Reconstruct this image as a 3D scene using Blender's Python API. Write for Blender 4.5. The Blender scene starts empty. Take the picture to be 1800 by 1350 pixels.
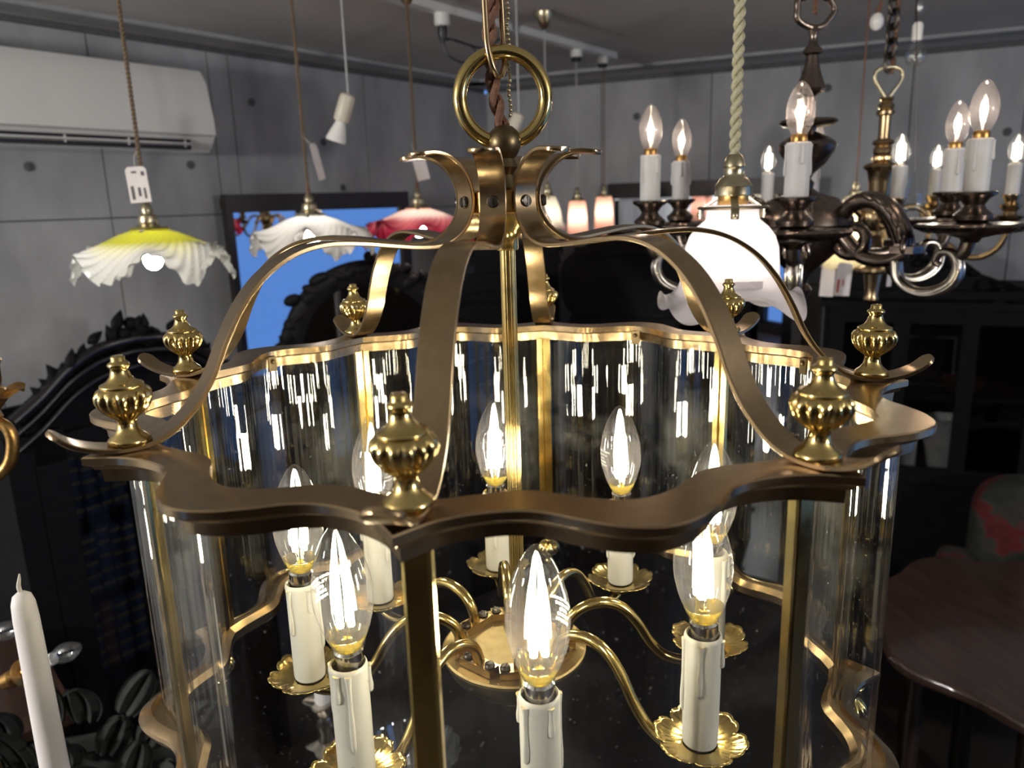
import bpy, math, random
import numpy as np
from mathutils import Matrix, Vector
random.seed(7)
PI = math.pi
sc = bpy.context.scene
COL = sc.collection

# ------------------------------------------------------------------ camera, world, lights, exposure
Z0 = 1.73                                   # height of the lantern's upper rail above the floor
CEIL = Z0 + 0.6706
FPX = 1354.0
CAM = np.array([0.0006, -0.5431, 0.1206 + Z0])
def _rot(pitch, roll, yaw):
    cy, sy, cp, sp = math.cos(yaw), math.sin(yaw), math.cos(pitch), math.sin(pitch)
    f = np.array([sy*cp, cy*cp, -sp]); r = np.array([cy, -sy, 0.0]); d = np.cross(f, r)
    c, s = math.cos(roll), math.sin(roll)
    return c*r + s*d, -s*r + c*d, f
RT, DN, FW = _rot(0.2323, 0.0294, 0.0070)
cam_d = bpy.data.cameras.new('camera'); cam = bpy.data.objects.new('camera', cam_d); COL.objects.link(cam)
cam.matrix_world = Matrix(((RT[0], -DN[0], -FW[0], CAM[0]), (RT[1], -DN[1], -FW[1], CAM[1]), (RT[2], -DN[2], -FW[2], CAM[2]), (0, 0, 0, 1)))
cam_d.sensor_width = 36.0; cam_d.lens = 36.0*FPX/1800.0; cam_d.clip_start = 0.02; cam_d.clip_end = 60
cam_d.dof.use_dof = True; cam_d.dof.focus_distance = 0.55; cam_d.dof.aperture_fstop = 9.0
sc.camera = cam

w = bpy.data.worlds.new('dusk_sky'); sc.world = w; w.use_nodes = True
w.node_tree.nodes['Background'].inputs['Color'].default_value = (0.15, 0.34, 0.80, 1)
w.node_tree.nodes['Background'].inputs['Strength'].default_value = 1.05

def lamp(name, loc, power, color=(1, .86, .68), radius=.03, parent=None):
    d = bpy.data.lights.new(name, 'POINT'); d.energy = power; d.color = color; d.shadow_soft_size = radius
    o = bpy.data.objects.new(name, d); COL.objects.link(o); o.location = loc
    if parent: o.parent = parent
    return o
def area(name, loc, target, power, size, color):
    d = bpy.data.lights.new(name, 'AREA'); d.energy = power; d.color = color; d.shape = 'DISK'; d.size = size
    o = bpy.data.objects.new(name, d); COL.objects.link(o); o.location = loc
    o.rotation_euler = (Vector(target) - Vector(loc)).to_track_quat('-Z', 'Y').to_euler()
    return o
# unseen lamps added to brighten walls and ceiling, behind and beside the photographer
lamp('added_fill_light', (-2.1, -.9, CEIL-.42), 125, (1, .97, .94), .11)
lamp('added_fill_light', (1.9, -1.1, CEIL-.42), 62, (1, .97, .94), .11)

vs = sc.view_settings
vs.view_transform = 'Standard'; vs.look = 'None'; vs.gamma = 1.0; vs.exposure = 0.35; vs.use_curve_mapping = False
sc.display_settings.display_device = 'sRGB'
sc.cycles.use_denoising = True
sc.cycles.max_bounces = 8; sc.cycles.transparent_max_bounces = 32; sc.cycles.glossy_bounces = 6
sc.cycles.caustics_reflective = False; sc.cycles.caustics_refractive = False
sc.cycles.sample_clamp_indirect = 4.0

# ------------------------------------------------------------------ measuring helpers (real distances)
def ray(px, py):
    return RT*((px-900)/FPX) + DN*((py-675)/FPX) + FW
def at(px, py, dep):                        # point `dep` metres in front of the camera along the room's y
    d = ray(px, py); return Vector(CAM + d*(dep/d[1]))
def onz(px, py, z):
    d = ray(px, py); return Vector(CAM + d*((z-CAM[2])/d[2]))
def onplane(px, py, p0, n):
    d = ray(px, py); n = np.array(n); t = float((np.array(p0)-CAM) @ n)/float(d @ n); return Vector(CAM + d*t)

# ------------------------------------------------------------------ mesh helpers
def cr(pts, n=8, closed=False):
    P = [np.array(p, float) for p in pts]; out = []; m = len(P)
    rng = range(m if closed else m-1)
    for i in rng:
        if closed: a, b, c, d = P[(i-1) % m], P[i], P[(i+1) % m], P[(i+2) % m]
        else: b, c = P[i], P[i+1]; a = P[i-1] if i else 2*b-c; d = P[i+2] if i+2 < m else 2*c-b
        for k in range(n):
            t = k/n
            out.append(.5*(2*b+(c-a)*t+(2*a-5*b+4*c-d)*t*t+(3*b-a-3*c+d)*t**3))
    if not closed: out.append(P[-1])
    return out
class MB:
    def __init__(s): s.v = []; s.f = []
    def add(s, vs_, fs, M=None):
        o = len(s.v)
        for p in vs_:
            p = Vector([float(q) for q in p]); s.v.append(tuple(M @ p) if M is not None else tuple(p))
        s.f += [tuple(i+o for i in f) for f in fs]; return s
    def box(s, c, d, M=None):
        x, y, z = d[0]/2, d[1]/2, d[2]/2
        vv = [(c[0]+a*x, c[1]+b*y, c[2]+e*z) for a in (-1, 1) for b in (-1, 1) for e in (-1, 1)]
        return s.add(vv, [(0, 1, 3, 2), (4, 6, 7, 5), (0, 4, 5, 1), (2, 3, 7, 6), (0, 2, 6, 4), (1, 5, 7, 3)], M)
    def bar(s, a, b, wd, th):               # box beam between two points
        a, b = Vector(a), Vector(b); d = b-a; q = d.to_track_quat('Z', 'Y').to_matrix().to_4x4()
        return s.box((0, 0, d.length/2), (wd, th, d.length), Matrix.Translation(a) @ q)
    def lathe(s, prof, seg=32, fn=None, M=None):
        vv = []; rows = []
        for r, z in prof:
            if r < 1e-6: rows.append([len(vv)]); vv.append((0, 0, z))
            else:
                row = []
                for k in range(seg):
                    t = 2*PI*k/seg; rr = fn(r, z, t) if fn else r
                    if isinstance(rr, tuple): rr, zz = rr
                    else: zz = z
                    row.append(len(vv)); vv.append((rr*math.cos(t), rr*math.sin(t), zz))
                rows.append(row)
        ff = []
        for a, b in zip(rows, rows[1:]):
            for k in range(seg):
                j = (k+1) % seg
                if len(a) == 1 and len(b) == 1: continue
                if len(a) == 1: ff.append((a[0], b[j], b[k]))
                elif len(b) == 1: ff.append((a[k], a[j], b[0]))
                else: ff.append((a[k], a[j], b[j], b[k]))
        return s.add(vv, ff, M)
    def tube(s, path, rad, seg=10, closed=False, flat=None, M=None):
        P = [Vector([float(q) for q in p]) for p in path]; n = len(P)
        R = list(rad) if hasattr(rad, '__len__') else [rad]*n
        if len(R) != n: R = [float(np.interp(i/(n-1), np.linspace(0, 1, len(R)), R)) for i in range(n)]
        T = []
        for i in range(n):
            a, b = (P[(i-1) % n], P[(i+1) % n]) if closed else (P[max(i-1, 0)], P[min(i+1, n-1)])
            T.append((b-a).normalized())
        up = Vector((0, 0, 1)) if abs(T[0].z) < .9 else Vector((1, 0, 0))
        N = (up - T[0]*up.dot(T[0])).normalized(); vv = []
        for i in range(n):
            N = (N - T[i]*N.dot(T[i])).normalized(); B = T[i].cross(N)
            for k in range(seg):
                t = 2*PI*k/seg; e = 1 if flat is None else flat
                vv.append(P[i] + N*(R[i]*math.cos(t)) + B*(R[i]*e*math.sin(t)))
        ff = []
        for i in range(n if closed else n-1):
            for k in range(seg):
                j = (k+1) % seg; i2 = (i+1) % n
                ff.append((i*seg+k, i*seg+j, i2*seg+j, i2*seg+k))
        if not closed: ff += [tuple(range(seg))[::-1], tuple((n-1)*seg+k for k in range(seg))]
        return s.add(vv, ff, M)
    def ball(s, c, r, seg=12, rings=8, M=None):
        r = (r, r, r) if not hasattr(r, '__len__') else r
        L = Matrix.Translation(Vector(c)) @ Matrix.Diagonal((*r, 1))
        return s.lathe([(math.sin(PI*i/rings), -math.cos(PI*i/rings)) if 0 < i < rings else (0, -math.cos(PI*i/rings)) for i in range(rings+1)], seg, None, (M @ L) if M is not None else L)
    def grid(s, fn, nu, nv, closed=False):
        vv = [fn(i/(nu if closed else nu-1), j/(nv-1)) for j in range(nv) for i in range(nu)]
        ff = [(j*nu+i, j*nu+(i+1) % nu, (j+1)*nu+(i+1) % nu, (j+1)*nu+i) for j in range(nv-1) for i in range(nu if closed else nu-1)]
        return s.add(vv, ff)
    def prism(s, poly, t, M=None):           # polygon in xy extruded along z
        n = len(poly)
        return s.add([(*p[:2], 0) for p in poly] + [(*p[:2], t) for p in poly], [tuple(range(n))[::-1], tuple(range(n, 2*n))] + [(i, (i+1) % n, n+(i+1) % n, n+i) for i in range(n)], M)
    def loft(s, rings):                      # open list of closed cross-sections, capped
        n = len(rings[0]); vv = [p for r in rings for p in r]; m = len(rings)
        ff = [(i*n+k, i*n+(k+1) % n, (i+1)*n+(k+1) % n, (i+1)*n+k) for i in range(m-1) for k in range(n)]
        return s.add(vv, ff + [tuple(range(n))[::-1], tuple((m-1)*n+k for k in range(n))])
    def data(s, name, m, ang=38, smooth=True):
        me = bpy.data.meshes.new(name); me.from_pydata(s.v, [], s.f); me.update()
        import bmesh
        b = bmesh.new(); b.from_mesh(me); bmesh.ops.recalc_face_normals(b, faces=b.faces); b.to_mesh(me); b.free()
        if smooth:
            me.polygons.foreach_set('use_smooth', [True]*len(me.polygons))
            me.set_sharp_from_angle(angle=math.radians(ang))
        me.materials.append(m); return me
    def build(s, name, m, parent=None, loc=(0, 0, 0), rot=(0, 0, 0), ang=38, smooth=True):
        return put(name, s.data(name, m, ang, smooth), parent, loc, rot)
def put(name, me, parent=None, loc=(0, 0, 0), rot=(0, 0, 0)):
    o = bpy.data.objects.new(name, me); COL.objects.link(o); o.location = loc; o.rotation_euler = rot
    if parent: o.parent = parent
    return o
def tag(o, label, cat, group=None):
    o['label'] = label; o['category'] = cat
    if group: o['group'] = group
    return o
def thing(name, label, cat, loc=(0, 0, 0), rot=(0, 0, 0), group=None):
    o = bpy.data.objects.new(name, None); COL.objects.link(o); o.location = loc; o.rotation_euler = rot
    o.empty_display_size = .05
    return tag(o, label, cat, group)
def struct(o): o['kind'] = 'structure'; return o
def tilt(a, b): return (Vector(b)-Vector(a)).to_track_quat('Z', 'Y').to_matrix().to_4x4()

# ------------------------------------------------------------------ materials
MATS = {}
def newmat(name):
    m = bpy.data.materials.new(name); m.use_nodes = True; nt = m.node_tree; nt.nodes.clear()
    out = nt.nodes.new('ShaderNodeOutputMaterial'); MATS[name] = m
    return m, nt, out
def noise(nt, scale, detail=4, rough=.55, vec=None, stretch=None, coord='Object'):
    tc = nt.nodes.new('ShaderNodeTexCoord'); n = nt.nodes.new('ShaderNodeTexNoise')
    n.inputs['Scale'].default_value = scale; n.inputs['Detail'].default_value = detail; n.inputs['Roughness'].default_value = rough
    if stretch:
        mp = nt.nodes.new('ShaderNodeMapping'); mp.inputs['Scale'].default_value = stretch
        nt.links.new(tc.outputs[coord], mp.inputs[0]); nt.links.new(mp.outputs[0], n.inputs['Vector'])
    else: nt.links.new(tc.outputs[coord], n.inputs['Vector'])
    return n
def ramp(nt, src, stops):
    r = nt.nodes.new('ShaderNodeValToRGB'); e = r.color_ramp.elements
    while len(e) < len(stops): e.new(.5)
    for el, (p, c) in zip(e, stops): el.position = p; el.color = (*c, 1) if len(c) == 3 else c
    nt.links.new(src, r.inputs[0]); return r
def pbr(name, c1, c2=None, rough=.5, metal=0, scale=20, detail=4, bump=0, bscale=None, spec=.5, rvar=0, stretch=None, lo=.35, hi=.65, coat=0, trans=0):
    m, nt, out = newmat(name); p = nt.nodes.new('ShaderNodeBsdfPrincipled'); nt.links.new(p.outputs[0], out.inputs[0])
    p.inputs['Base Color'].default_value = (*c1, 1); p.inputs['Roughness'].default_value = rough; p.inputs['Metallic'].default_value = metal
    p.inputs['Specular IOR Level'].default_value = spec; p.inputs['Coat Weight'].default_value = coat
    if trans: p.inputs['Transmission Weight'].default_value = trans
    if c2 is not None:
        n = noise(nt, scale, detail, stretch=stretch); r = ramp(nt, n.outputs['Fac'], [(lo, c1), (hi, c2)]); nt.links.new(r.outputs[0], p.inputs['Base Color'])
        if rvar:
            q = ramp(nt, n.outputs['Fac'], [(lo, (rough-rvar,)*3), (hi, (rough+rvar,)*3)]); nt.links.new(q.outputs[0], p.inputs['Roughness'])
    if bump:
        n = noise(nt, bscale or scale*3, 5, stretch=stretch); b = nt.nodes.new('ShaderNodeBump'); b.inputs['Strength'].default_value = bump; b.inputs['Distance'].default_value = .002
        nt.links.new(n.outputs['Fac'], b.inputs['Height']); nt.links.new(b.outputs[0], p.inputs['Normal'])
    return m
def emit(name, c, s):
    m, nt, out = newmat(name); e = nt.nodes.new('ShaderNodeEmission'); e.inputs[0].default_value = (*c, 1); e.inputs[1].default_value = s
    nt.links.new(e.outputs[0], out.inputs[0]); return m
def schlick(nt, f0=.04):
    lw = nt.nodes.new('ShaderNodeLayerWeight'); lw.inputs['Blend'].default_value = .5
    pw = nt.nodes.new('ShaderNodeMath'); pw.operation = 'POWER'; pw.inputs[1].default_value = 5; nt.links.new(lw.outputs['Facing'], pw.inputs[0])
    ma = nt.nodes.new('ShaderNodeMath'); ma.operation = 'MULTIPLY_ADD'; ma.inputs[1].default_value = 1-f0; ma.inputs[2].default_value = f0
    nt.links.new(pw.outputs[0], ma.inputs[0]); return ma
def thin_glass(name, tint=(1, 1, 1), f0=.045, dust=0.0, dscale=300, wav=0, haze=0):
    m, nt, out = newmat(name)
    t = nt.nodes.new('ShaderNodeBsdfTransparent'); t.inputs[0].default_value = (*tint, 1)
    g = nt.nodes.new('ShaderNodeBsdfGlossy'); g.inputs['Roughness'].default_value = 0.0
    mx = nt.nodes.new('ShaderNodeMixShader'); f = schlick(nt, f0)
    nt.links.new(f.outputs[0], mx.inputs[0]); nt.links.new(t.outputs[0], mx.inputs[1]); nt.links.new(g.outputs[0], mx.inputs[2])
    last = mx
    if wav:
        n = noise(nt, 26, 2, stretch=(1, 1, .08)); b = nt.nodes.new('ShaderNodeBump'); b.inputs['Strength'].default_value = wav; b.inputs['Distance'].default_value = .004
        nt.links.new(n.outputs['Fac'], b.inputs['Height']); nt.links.new(b.outputs[0], g.inputs['Normal'])
    if dust:
        d = nt.nodes.new('ShaderNodeBsdfDiffuse'); d.inputs[0].default_value = (.75, .75, .72, 1)
        v = noise(nt, dscale, 2, .5); r = ramp(nt, v.outputs['Fac'], [(.70, (0, 0, 0)), (.80, (1, 1, 1))])
        c = noise(nt, 14, 5, .6); r2 = ramp(nt, c.outputs['Fac'], [(.50, (.002,)*3), (.78, (.12,)*3)])
        ad = nt.nodes.new('ShaderNodeMath'); ad.operation = 'MULTIPLY_ADD'; ad.inputs[1].default_value = dust
        nt.links.new(r.outputs[0], ad.inputs[0])
        ml = nt.nodes.new('ShaderNodeMath'); ml.operation = 'MULTIPLY'; ml.inputs[1].default_value = dust
        nt.links.new(r2.outputs[0], ml.inputs[0]); nt.links.new(ml.outputs[0], ad.inputs[2])
        m2 = nt.nodes.new('ShaderNodeMixShader'); nt.links.new(ad.outputs[0], m2.inputs[0]); nt.links.new(mx.outputs[0], m2.inputs[1]); nt.links.new(d.outputs[0], m2.inputs[2]); last = m2
    if haze:
        d = nt.nodes.new('ShaderNodeBsdfTranslucent'); d.inputs[0].default_value = (.95, .90, .90, 1); m2 = nt.nodes.new('ShaderNodeMixShader'); m2.inputs[0].default_value = haze
        nt.links.new(last.outputs[0], m2.inputs[1]); nt.links.new(d.outputs[0], m2.inputs[2]); last = m2
    nt.links.new(last.outputs[0], out.inputs[0]); return m
def opal(name, stops, trans=.5, rough=.25):   # translucent shade glass whose own colour runs with the radius (or height)
    m, nt, out = newmat(name)
    tc = nt.nodes.new('ShaderNodeTexCoord'); sp = nt.nodes.new('ShaderNodeSeparateXYZ'); nt.links.new(tc.outputs['Object'], sp.inputs[0])
    cb = nt.nodes.new('ShaderNodeCombineXYZ'); nt.links.new(sp.outputs[0], cb.inputs[0]); nt.links.new(sp.outputs[1], cb.inputs[1])
    ln = nt.nodes.new('ShaderNodeVectorMath'); ln.operation = 'LENGTH'; nt.links.new(cb.outputs[0], ln.inputs[0])
    ml = nt.nodes.new('ShaderNodeMath'); ml.operation = 'MULTIPLY'; ml.inputs[1].default_value = 5.0; nt.links.new(ln.outputs['Value'], ml.inputs[0])
    r = ramp(nt, ml.outputs[0], stops)
    d = nt.nodes.new('ShaderNodeBsdfDiffuse'); t = nt.nodes.new('ShaderNodeBsdfTranslucent'); g = nt.nodes.new('ShaderNodeBsdfGlossy'); g.inputs['Roughness'].default_value = rough
    nt.links.new(r.outputs[0], d.inputs[0]); nt.links.new(r.outputs[0], t.inputs[0])
    m1 = nt.nodes.new('ShaderNodeMixShader'); m1.inputs[0].default_value = trans; nt.links.new(d.outputs[0], m1.inputs[1]); nt.links.new(t.outputs[0], m1.inputs[2])
    m2 = nt.nodes.new('ShaderNodeMixShader'); f = schlick(nt, .04); nt.links.new(f.outputs[0], m2.inputs[0]); nt.links.new(m1.outputs[0], m2.inputs[1]); nt.links.new(g.outputs[0], m2.inputs[2])
    nt.links.new(m2.outputs[0], out.inputs[0]); return m

BRASS = pbr('polished_brass', (.70, .53, .21), (.62, .46, .17), rough=.17, metal=1, scale=70, rvar=.04, bump=.015, bscale=400)
BRASS_T = pbr('darkened_brass', (.44, .32, .18), (.38, .27, .15), rough=.24, metal=1, scale=90, rvar=.03, bump=.012, bscale=400)  # browner tone puts the reflection of a dim ceiling into the colour
BRASS_DULL = pbr('dull_brass', (.46, .36, .18), (.38, .29, .14), rough=.42, metal=1, scale=120, bump=.25, bscale=900)
BRASS_DARK = pbr('dark_brass', (.22, .16, .08), (.12, .09, .05), rough=.38, metal=1, scale=30)
GILT = pbr('old_gilt', (.60, .36, .12), (.40, .22, .07), rough=.36, metal=1, scale=60, bump=.2)
NICKEL = pbr('nickel', (.78, .76, .72), rough=.12, metal=1)
STEEL = pbr('dark_steel', (.10, .085, .07), (.05, .045, .04), rough=.4, metal=1, scale=90)
BRONZE = pbr('dark_bronze', (.25, .195, .16), (.13, .105, .09), rough=.27, metal=1, scale=35, rvar=.08)
SILVERY = pbr('worn_plate', (.55, .50, .43), (.36, .32, .27), rough=.26, metal=1, scale=40)
ANTIQUE = pbr('antique_brass', (.60, .53, .36), (.46, .40, .25), rough=.3, metal=1, scale=40)
IVORY = pbr('ivory_sleeve', (.80, .75, .64), (.76, .71, .60), rough=.42, scale=30)
WAXWHITE = pbr('white_sleeve', (.58, .56, .54), (.52, .50, .48), rough=.5, scale=25)
TAPER = pbr('white_wax', (.80, .75, .72), (.76, .71, .68), rough=.55, scale=15)
AMBER = pbr('amber_sleeve', (.70, .45, .20), (.62, .38, .16), rough=.5, scale=20)
CORD_BROWN = pbr('brown_cord', (.22, .10, .055), (.13, .06, .035), rough=.75, scale=300, bump=.4, bscale=900)
CORD_TAN = pbr('tan_cord', (.20, .14, .085), (.13, .09, .055), rough=.8, scale=300, bump=.4, bscale=900)
CORD_GOLD = pbr('gold_cord', (.52, .48, .32), (.38, .35, .22), rough=.6, scale=300, bump=.4, bscale=900)
CORD_GREY = pbr('grey_flex', (.35, .35, .34), rough=.5)
BLACKPL = pbr('black_plastic', (.012, .012, .014), rough=.35)
WHITEPL = pbr('white_plastic', (.75, .74, .71), rough=.25)
ACWHITE = pbr('gloss_white', (.82, .80, .77), rough=.06, coat=.6)
EBONY = pbr('polished_ebony', (.008, .008, .010), (.012, .010, .011), rough=.22, scale=18, spec=.5)
CREAMPL = pbr('cream_plastic', (.62, .56, .45), rough=.4)
CARD = pbr('tag_card', (.74, .68, .66), (.70, .64, .62), rough=.7, scale=40)
INK = pbr('ink', (.10, .09, .10), rough=.8)
INKRED = pbr('red_ink', (.45, .08, .08), rough=.8)
STRING = pbr('white_string', (.66, .60, .52), rough=.9)
BLACKWOOD = pbr('black_wood', (.006, .006, .0075), (.010, .009, .010), rough=.5, scale=18, stretch=(1, 1, 6), spec=.06)
DARKWOOD = pbr('dark_walnut', (.018, .012, .010), (.010, .007, .007), rough=.38, scale=12, stretch=(1, 1, 7), spec=.35)
MAHOG = pbr('mahogany', (.050, .028, .021), (.030, .017, .013), rough=.16, scale=9, stretch=(8, 1, 1), coat=.2)
GREYWOOD = pbr('greyed_carving', (.036, .037, .033), (.014, .015, .014), rough=.6, scale=25)
NAVY = pbr('navy_leather', (.012, .017, .042), (.008, .011, .026), rough=.45, scale=50)
MAROON = pbr('maroon_leather', (.05, .010, .012), (.03, .008, .010), rough=.45, scale=50)
GOLDLEAF = pbr('book_gilding', (.17, .13, .06), (.09, .07, .035), rough=.5, metal=.6, scale=80)
PORCELAIN = pbr('cream_porcelain', (.50, .47, .41), (.44, .41, .36), rough=.25, scale=12)
CONCRETE = pbr('concrete', (.43, .435, .445), (.265, .27, .28), rough=.85, scale=4.5, detail=9, bump=.3, bscale=40, lo=.33, hi=.68, stretch=(1, 1, .45))
CONCRETE_C = pbr('ceiling_concrete', (.58, .57, .55), (.46, .455, .445), rough=.9, scale=2.2, detail=8, bump=.2, bscale=24, lo=.3, hi=.72)
JOINT = pbr('joint_shadow_gap', (.12, .122, .13), (.09, .092, .098), rough=.9, scale=20)
FLOORM = pbr('dark_floor', (.035, .027, .022), (.02, .016, .014), rough=.5, scale=6)
GLASS = thin_glass('bent_pane_glass', (.985, .995, .985), .065, dust=.28, dscale=420, wav=.35)
CLEAR = thin_glass('clear_bulb_glass', (.99, .99, .985), .06, haze=.012)  # faint translucence puts the lens glow into the clear glass
CUT = thin_glass('cut_glass', (.96, .98, .98), .18)
FROST = pbr('pearl_bulb', (.85, .82, .78), rough=.3)
MIRROR = pbr('mirror_silver', (.80, .83, .88), rough=.0, metal=1)
OLDMIRROR = pbr('dim_mirror', (.20, .20, .21), rough=.03, metal=1)
PANEGL = thin_glass('cabinet_glass', (.8, .82, .85), .05)
FIL = emit('led_filament', (1.0, .90, .66), 85)
FIL2 = emit('incandescent_glow', (1.0, .80, .58), 42)
FIL3 = emit('white_filament', (1.0, .93, .74), 26)
GLOWS = {}
def glow(st, c=(1.0, .91, .80)):
    k = (st, c)
    if k not in GLOWS: GLOWS[k] = emit('lit_bulb_%d' % len(GLOWS), c, st)
    return GLOWS[k]
PHOS = thin_glass('yellow_phosphor', (.78, .66, .16), .05, haze=.05)
PRINT = pbr('white_print', (.85, .85, .80), rough=.8)
def floral():
    m, nt, out = newmat('red_floral_cloth'); p = nt.nodes.new('ShaderNodeBsdfPrincipled'); nt.links.new(p.outputs[0], out.inputs[0]); p.inputs['Roughness'].default_value = .9
    n = noise(nt, 9, 3); r = ramp(nt, n.outputs['Fac'], [(.40, (.012, .014, .012)), (.50, (.03, .028, .022)), (.55, (.085, .004, .006)), (.70, (.035, .003, .004))]); nt.links.new(r.outputs[0], p.inputs['Base Color'])
    return m
FLORAL = floral()
YELLOWSH = opal('yellow_shade_glass', [(.16, (.40, .42, .02)), (.42, (.48, .48, .04)), (.52, (.80, .79, .55)), (.62, (.82, .82, .80)), (.8, (.74, .76, .72))], .5)
WHITESH = opal('white_shade_glass', [(.16, (.62, .70, .74)), (.35, (.84, .84, .82)), (.6, (.80, .78, .76)), (.8, (.55, .55, .52))], .45)
PINKSH = opal('cranberry_shade_glass', [(.16, (.70, .42, .38)), (.40, (.76, .58, .52)), (.52, (.58, .16, .18)), (.70, (.40, .02, .06))], .5)
TULIPSH = opal('frosted_tulip_glass', [(.0, (.78, .72, .73)), (1, (.78, .73, .75))], .5, .4)
PEACHSH = opal('peach_shade_glass', [(.0, (.80, .52, .45)), (1, (.78, .46, .40))], .6)
CREAMSH = opal('cream_shade_glass', [(.0, (.74, .70, .54)), (1, (.78, .70, .50))], .55)

# ------------------------------------------------------------------ room shell
LW0 = Vector((-1.37, 1.79, 0)); LU = Vector((.5995, .8004, 0)); LN = Vector((.8004, -.5995, 0))      # left wall line, direction, inward normal
CORNER = Vector((-.058, 3.542, 0))
RU = Vector((2.0, -.88, 0)).normalized(); RN = Vector((RU.y, -RU.x, 0)) * 1.0                         # right wall direction from the corner, inward normal
if RN.y > 0: RN = -RN
def wallM(o, u, n): return Matrix(((u.x, n.x, 0, o.x), (u.y, n.y, 0, o.y), (0, 0, 1, 0), (0, 0, 0, 1)))   # local x along, y inward, z up
LM = wallM(CORNER, -LU, LN); RM = wallM(CORNER, RU, RN)
LLEN = 7.4; RLEN = 4.1
BL = CORNER - LU*LLEN; RE = CORNER + RU*RLEN
poly = [(BL.x, BL.y), (CORNER.x, CORNER.y), (RE.x, RE.y), (RE.x, BL.y)]
mb = MB().prism([(p[0]*1.02, p[1]*1.02) for p in poly], .08, Matrix.Translation((0, 0, -.08))); struct(mb.build('floor', FLOORM, smooth=False))
ceil_o = struct(MB().prism([(p[0]*1.02, p[1]*1.02) for p in poly], .12, Matrix.Translation((0, 0, CEIL))).build('ceiling', CONCRETE_C, smooth=False))
# a form-board step in the ceiling along the walls
struct(MB().box((LLEN/2, .13, CEIL-.006), (LLEN, .10, .012), LM).build('trim_1', CONCRETE, smooth=False))
struct(MB().box((RLEN/2, .26, CEIL-.006), (RLEN, .10, .012), RM).build('trim_2', CONCRETE, smooth=False))
def concrete_wall(name, M, L, xs, zs):
    wl = struct(MB().box((L/2, -.09, CEIL/2), (L, .16, CEIL), M).build(name, JOINT, smooth=False))
    xs = [0]+xs+[L]; zs = [0]+zs+[CEIL-.02]
    for a, b in zip(xs, xs[1:]):
        for c, d in zip(zs, zs[1:]):
            g = .0045
            MB().box(((a+b)/2, -.008, (c+d)/2), (b-a-g, .028, d-c-g), M).build('concrete_panel', CONCRETE, wl, smooth=False)
def sL(px, py): p = onplane(px, py, LW0, LN); return (CORNER-p).dot(LU)
def sR(px, py): p = onplane(px, py, CORNER, RN); return (p-CORNER).dot(RU)
xl = sorted([sL(640, 200), sL(408, 200), sL(362, 110), sL(190, 350), sL(-60, 350), sL(190, 350)+1.1, sL(190, 350)+1.9, 5.6])
concrete_wall('wall_left', LM, LLEN, xl, [.62, onplane(60, 388, LW0, LN).z])
xr = [sR(1058, 200), sR(1250, 200), sR(1405, 200), sR(1600, 200), sR(1800, 200), sR(1800, 200)+.75]
concrete_wall('wall_right', RM, RLEN, xr, [.62, 1.45])
# form-tie holes
wl = bpy.data.objects['wall_left']; wr = bpy.data.objects['wall_right']
for px, py in ((48, 293), (332, 290), (440, 180), (566, 250), (600, 330)):
    p = onplane(px, py, LW0, LN); MB().lathe([(0, 0), (.013, 0), (.014, .002), (.010, .0035), (0, .003)], 16, None, Matrix.Translation(p+LN*.007) @ LN.to_track_quat('Z', 'Y').to_matrix().to_4x4()).build('tie_hole', JOINT, wl)
for px, py in ((1120, 205), (1455, 155), (1770, 232)):
    p = onplane(px, py, CORNER, RN); MB().lathe([(0, 0), (.016, 0), (.017, .002), (.012, .0035), (0, .003)], 16, None, Matrix.Translation(p+RN*.007) @ RN.to_track_quat('Z', 'Y').to_matrix().to_4x4()).build('tie_hole', JOINT, wr)
# back wall with one shop window, right-hand wall with the shop front
bx0, bx1, by = BL.x, RE.x, BL.y
w2 = (-4.3, -2.8, .12, 1.15)                # window_2 in the back wall: x0 x1 z0 z1
m_ = MB(); m_.box(((bx0+w2[0])/2, by-.08, CEIL/2), (w2[0]-bx0, .16, CEIL)); m_.box(((bx1+w2[1])/2, by-.08, CEIL/2), (bx1-w2[1], .16, CEIL))
m_.box(((w2[0]+w2[1])/2, by-.08, w2[2]/2), (w2[1]-w2[0], .16, w2[2])); m_.box(((w2[0]+w2[1])/2, by-.08, (CEIL+w2[3])/2), (w2[1]-w2[0], .16, CEIL-w2[3]))
struct(m_.build('wall_back', DARKWOOD, smooth=False))
w1 = (-1.25, 1.62, .30, 2.2)              # window_1 in the right-hand end wall: y0 y1 z0 z1
ex = RE.x; m_ = MB(); m_.box((ex+.08, (by+w1[0])/2, CEIL/2), (.16, w1[0]-by, CEIL)); m_.box((ex+.08, (RE.y+w1[1])/2, CEIL/2), (.16, RE.y-w1[1], CEIL))
m_.box((ex+.08, (w1[0]+w1[1])/2, w1[2]/2), (.16, w1[1]-w1[0], w1[2])); m_.box((ex+.08, (w1[0]+w1[1])/2, (CEIL+w1[3])/2), (.16, w1[1]-w1[0], CEIL-w1[3]))
struct(m_.build('wall_end', DARKWOOD, smooth=False))
def window(name, o, u, n, L, z0, z1):
    M = wallM(Vector(o), Vector(u), Vector(n)); f = MB(); t = .05
    for x in (t/2, L-t/2): f.box((x, -.06, (z0+z1)/2), (t, .06, z1-z0), M)
    for z in (z0+t/2, z1-t/2): f.box((L/2, -.06, z), (L, .06, t), M)
    wn = struct(f.build(name, BLACKPL, smooth=False))
    MB().box((L/2, -.06, (z0+z1)/2), (L-.1, .006, z1-z0-.1), M).build('pane', PANEGL, wn, smooth=False)
window('window_1', (ex, w1[0], 0), (0, 1, 0), (-1, 0, 0), w1[1]-w1[0], w1[2], w1[3])
window('window_2', (w2[0], by, 0), (1, 0, 0), (0, 1, 0), w2[1]-w2[0], w2[2], w2[3])

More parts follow.
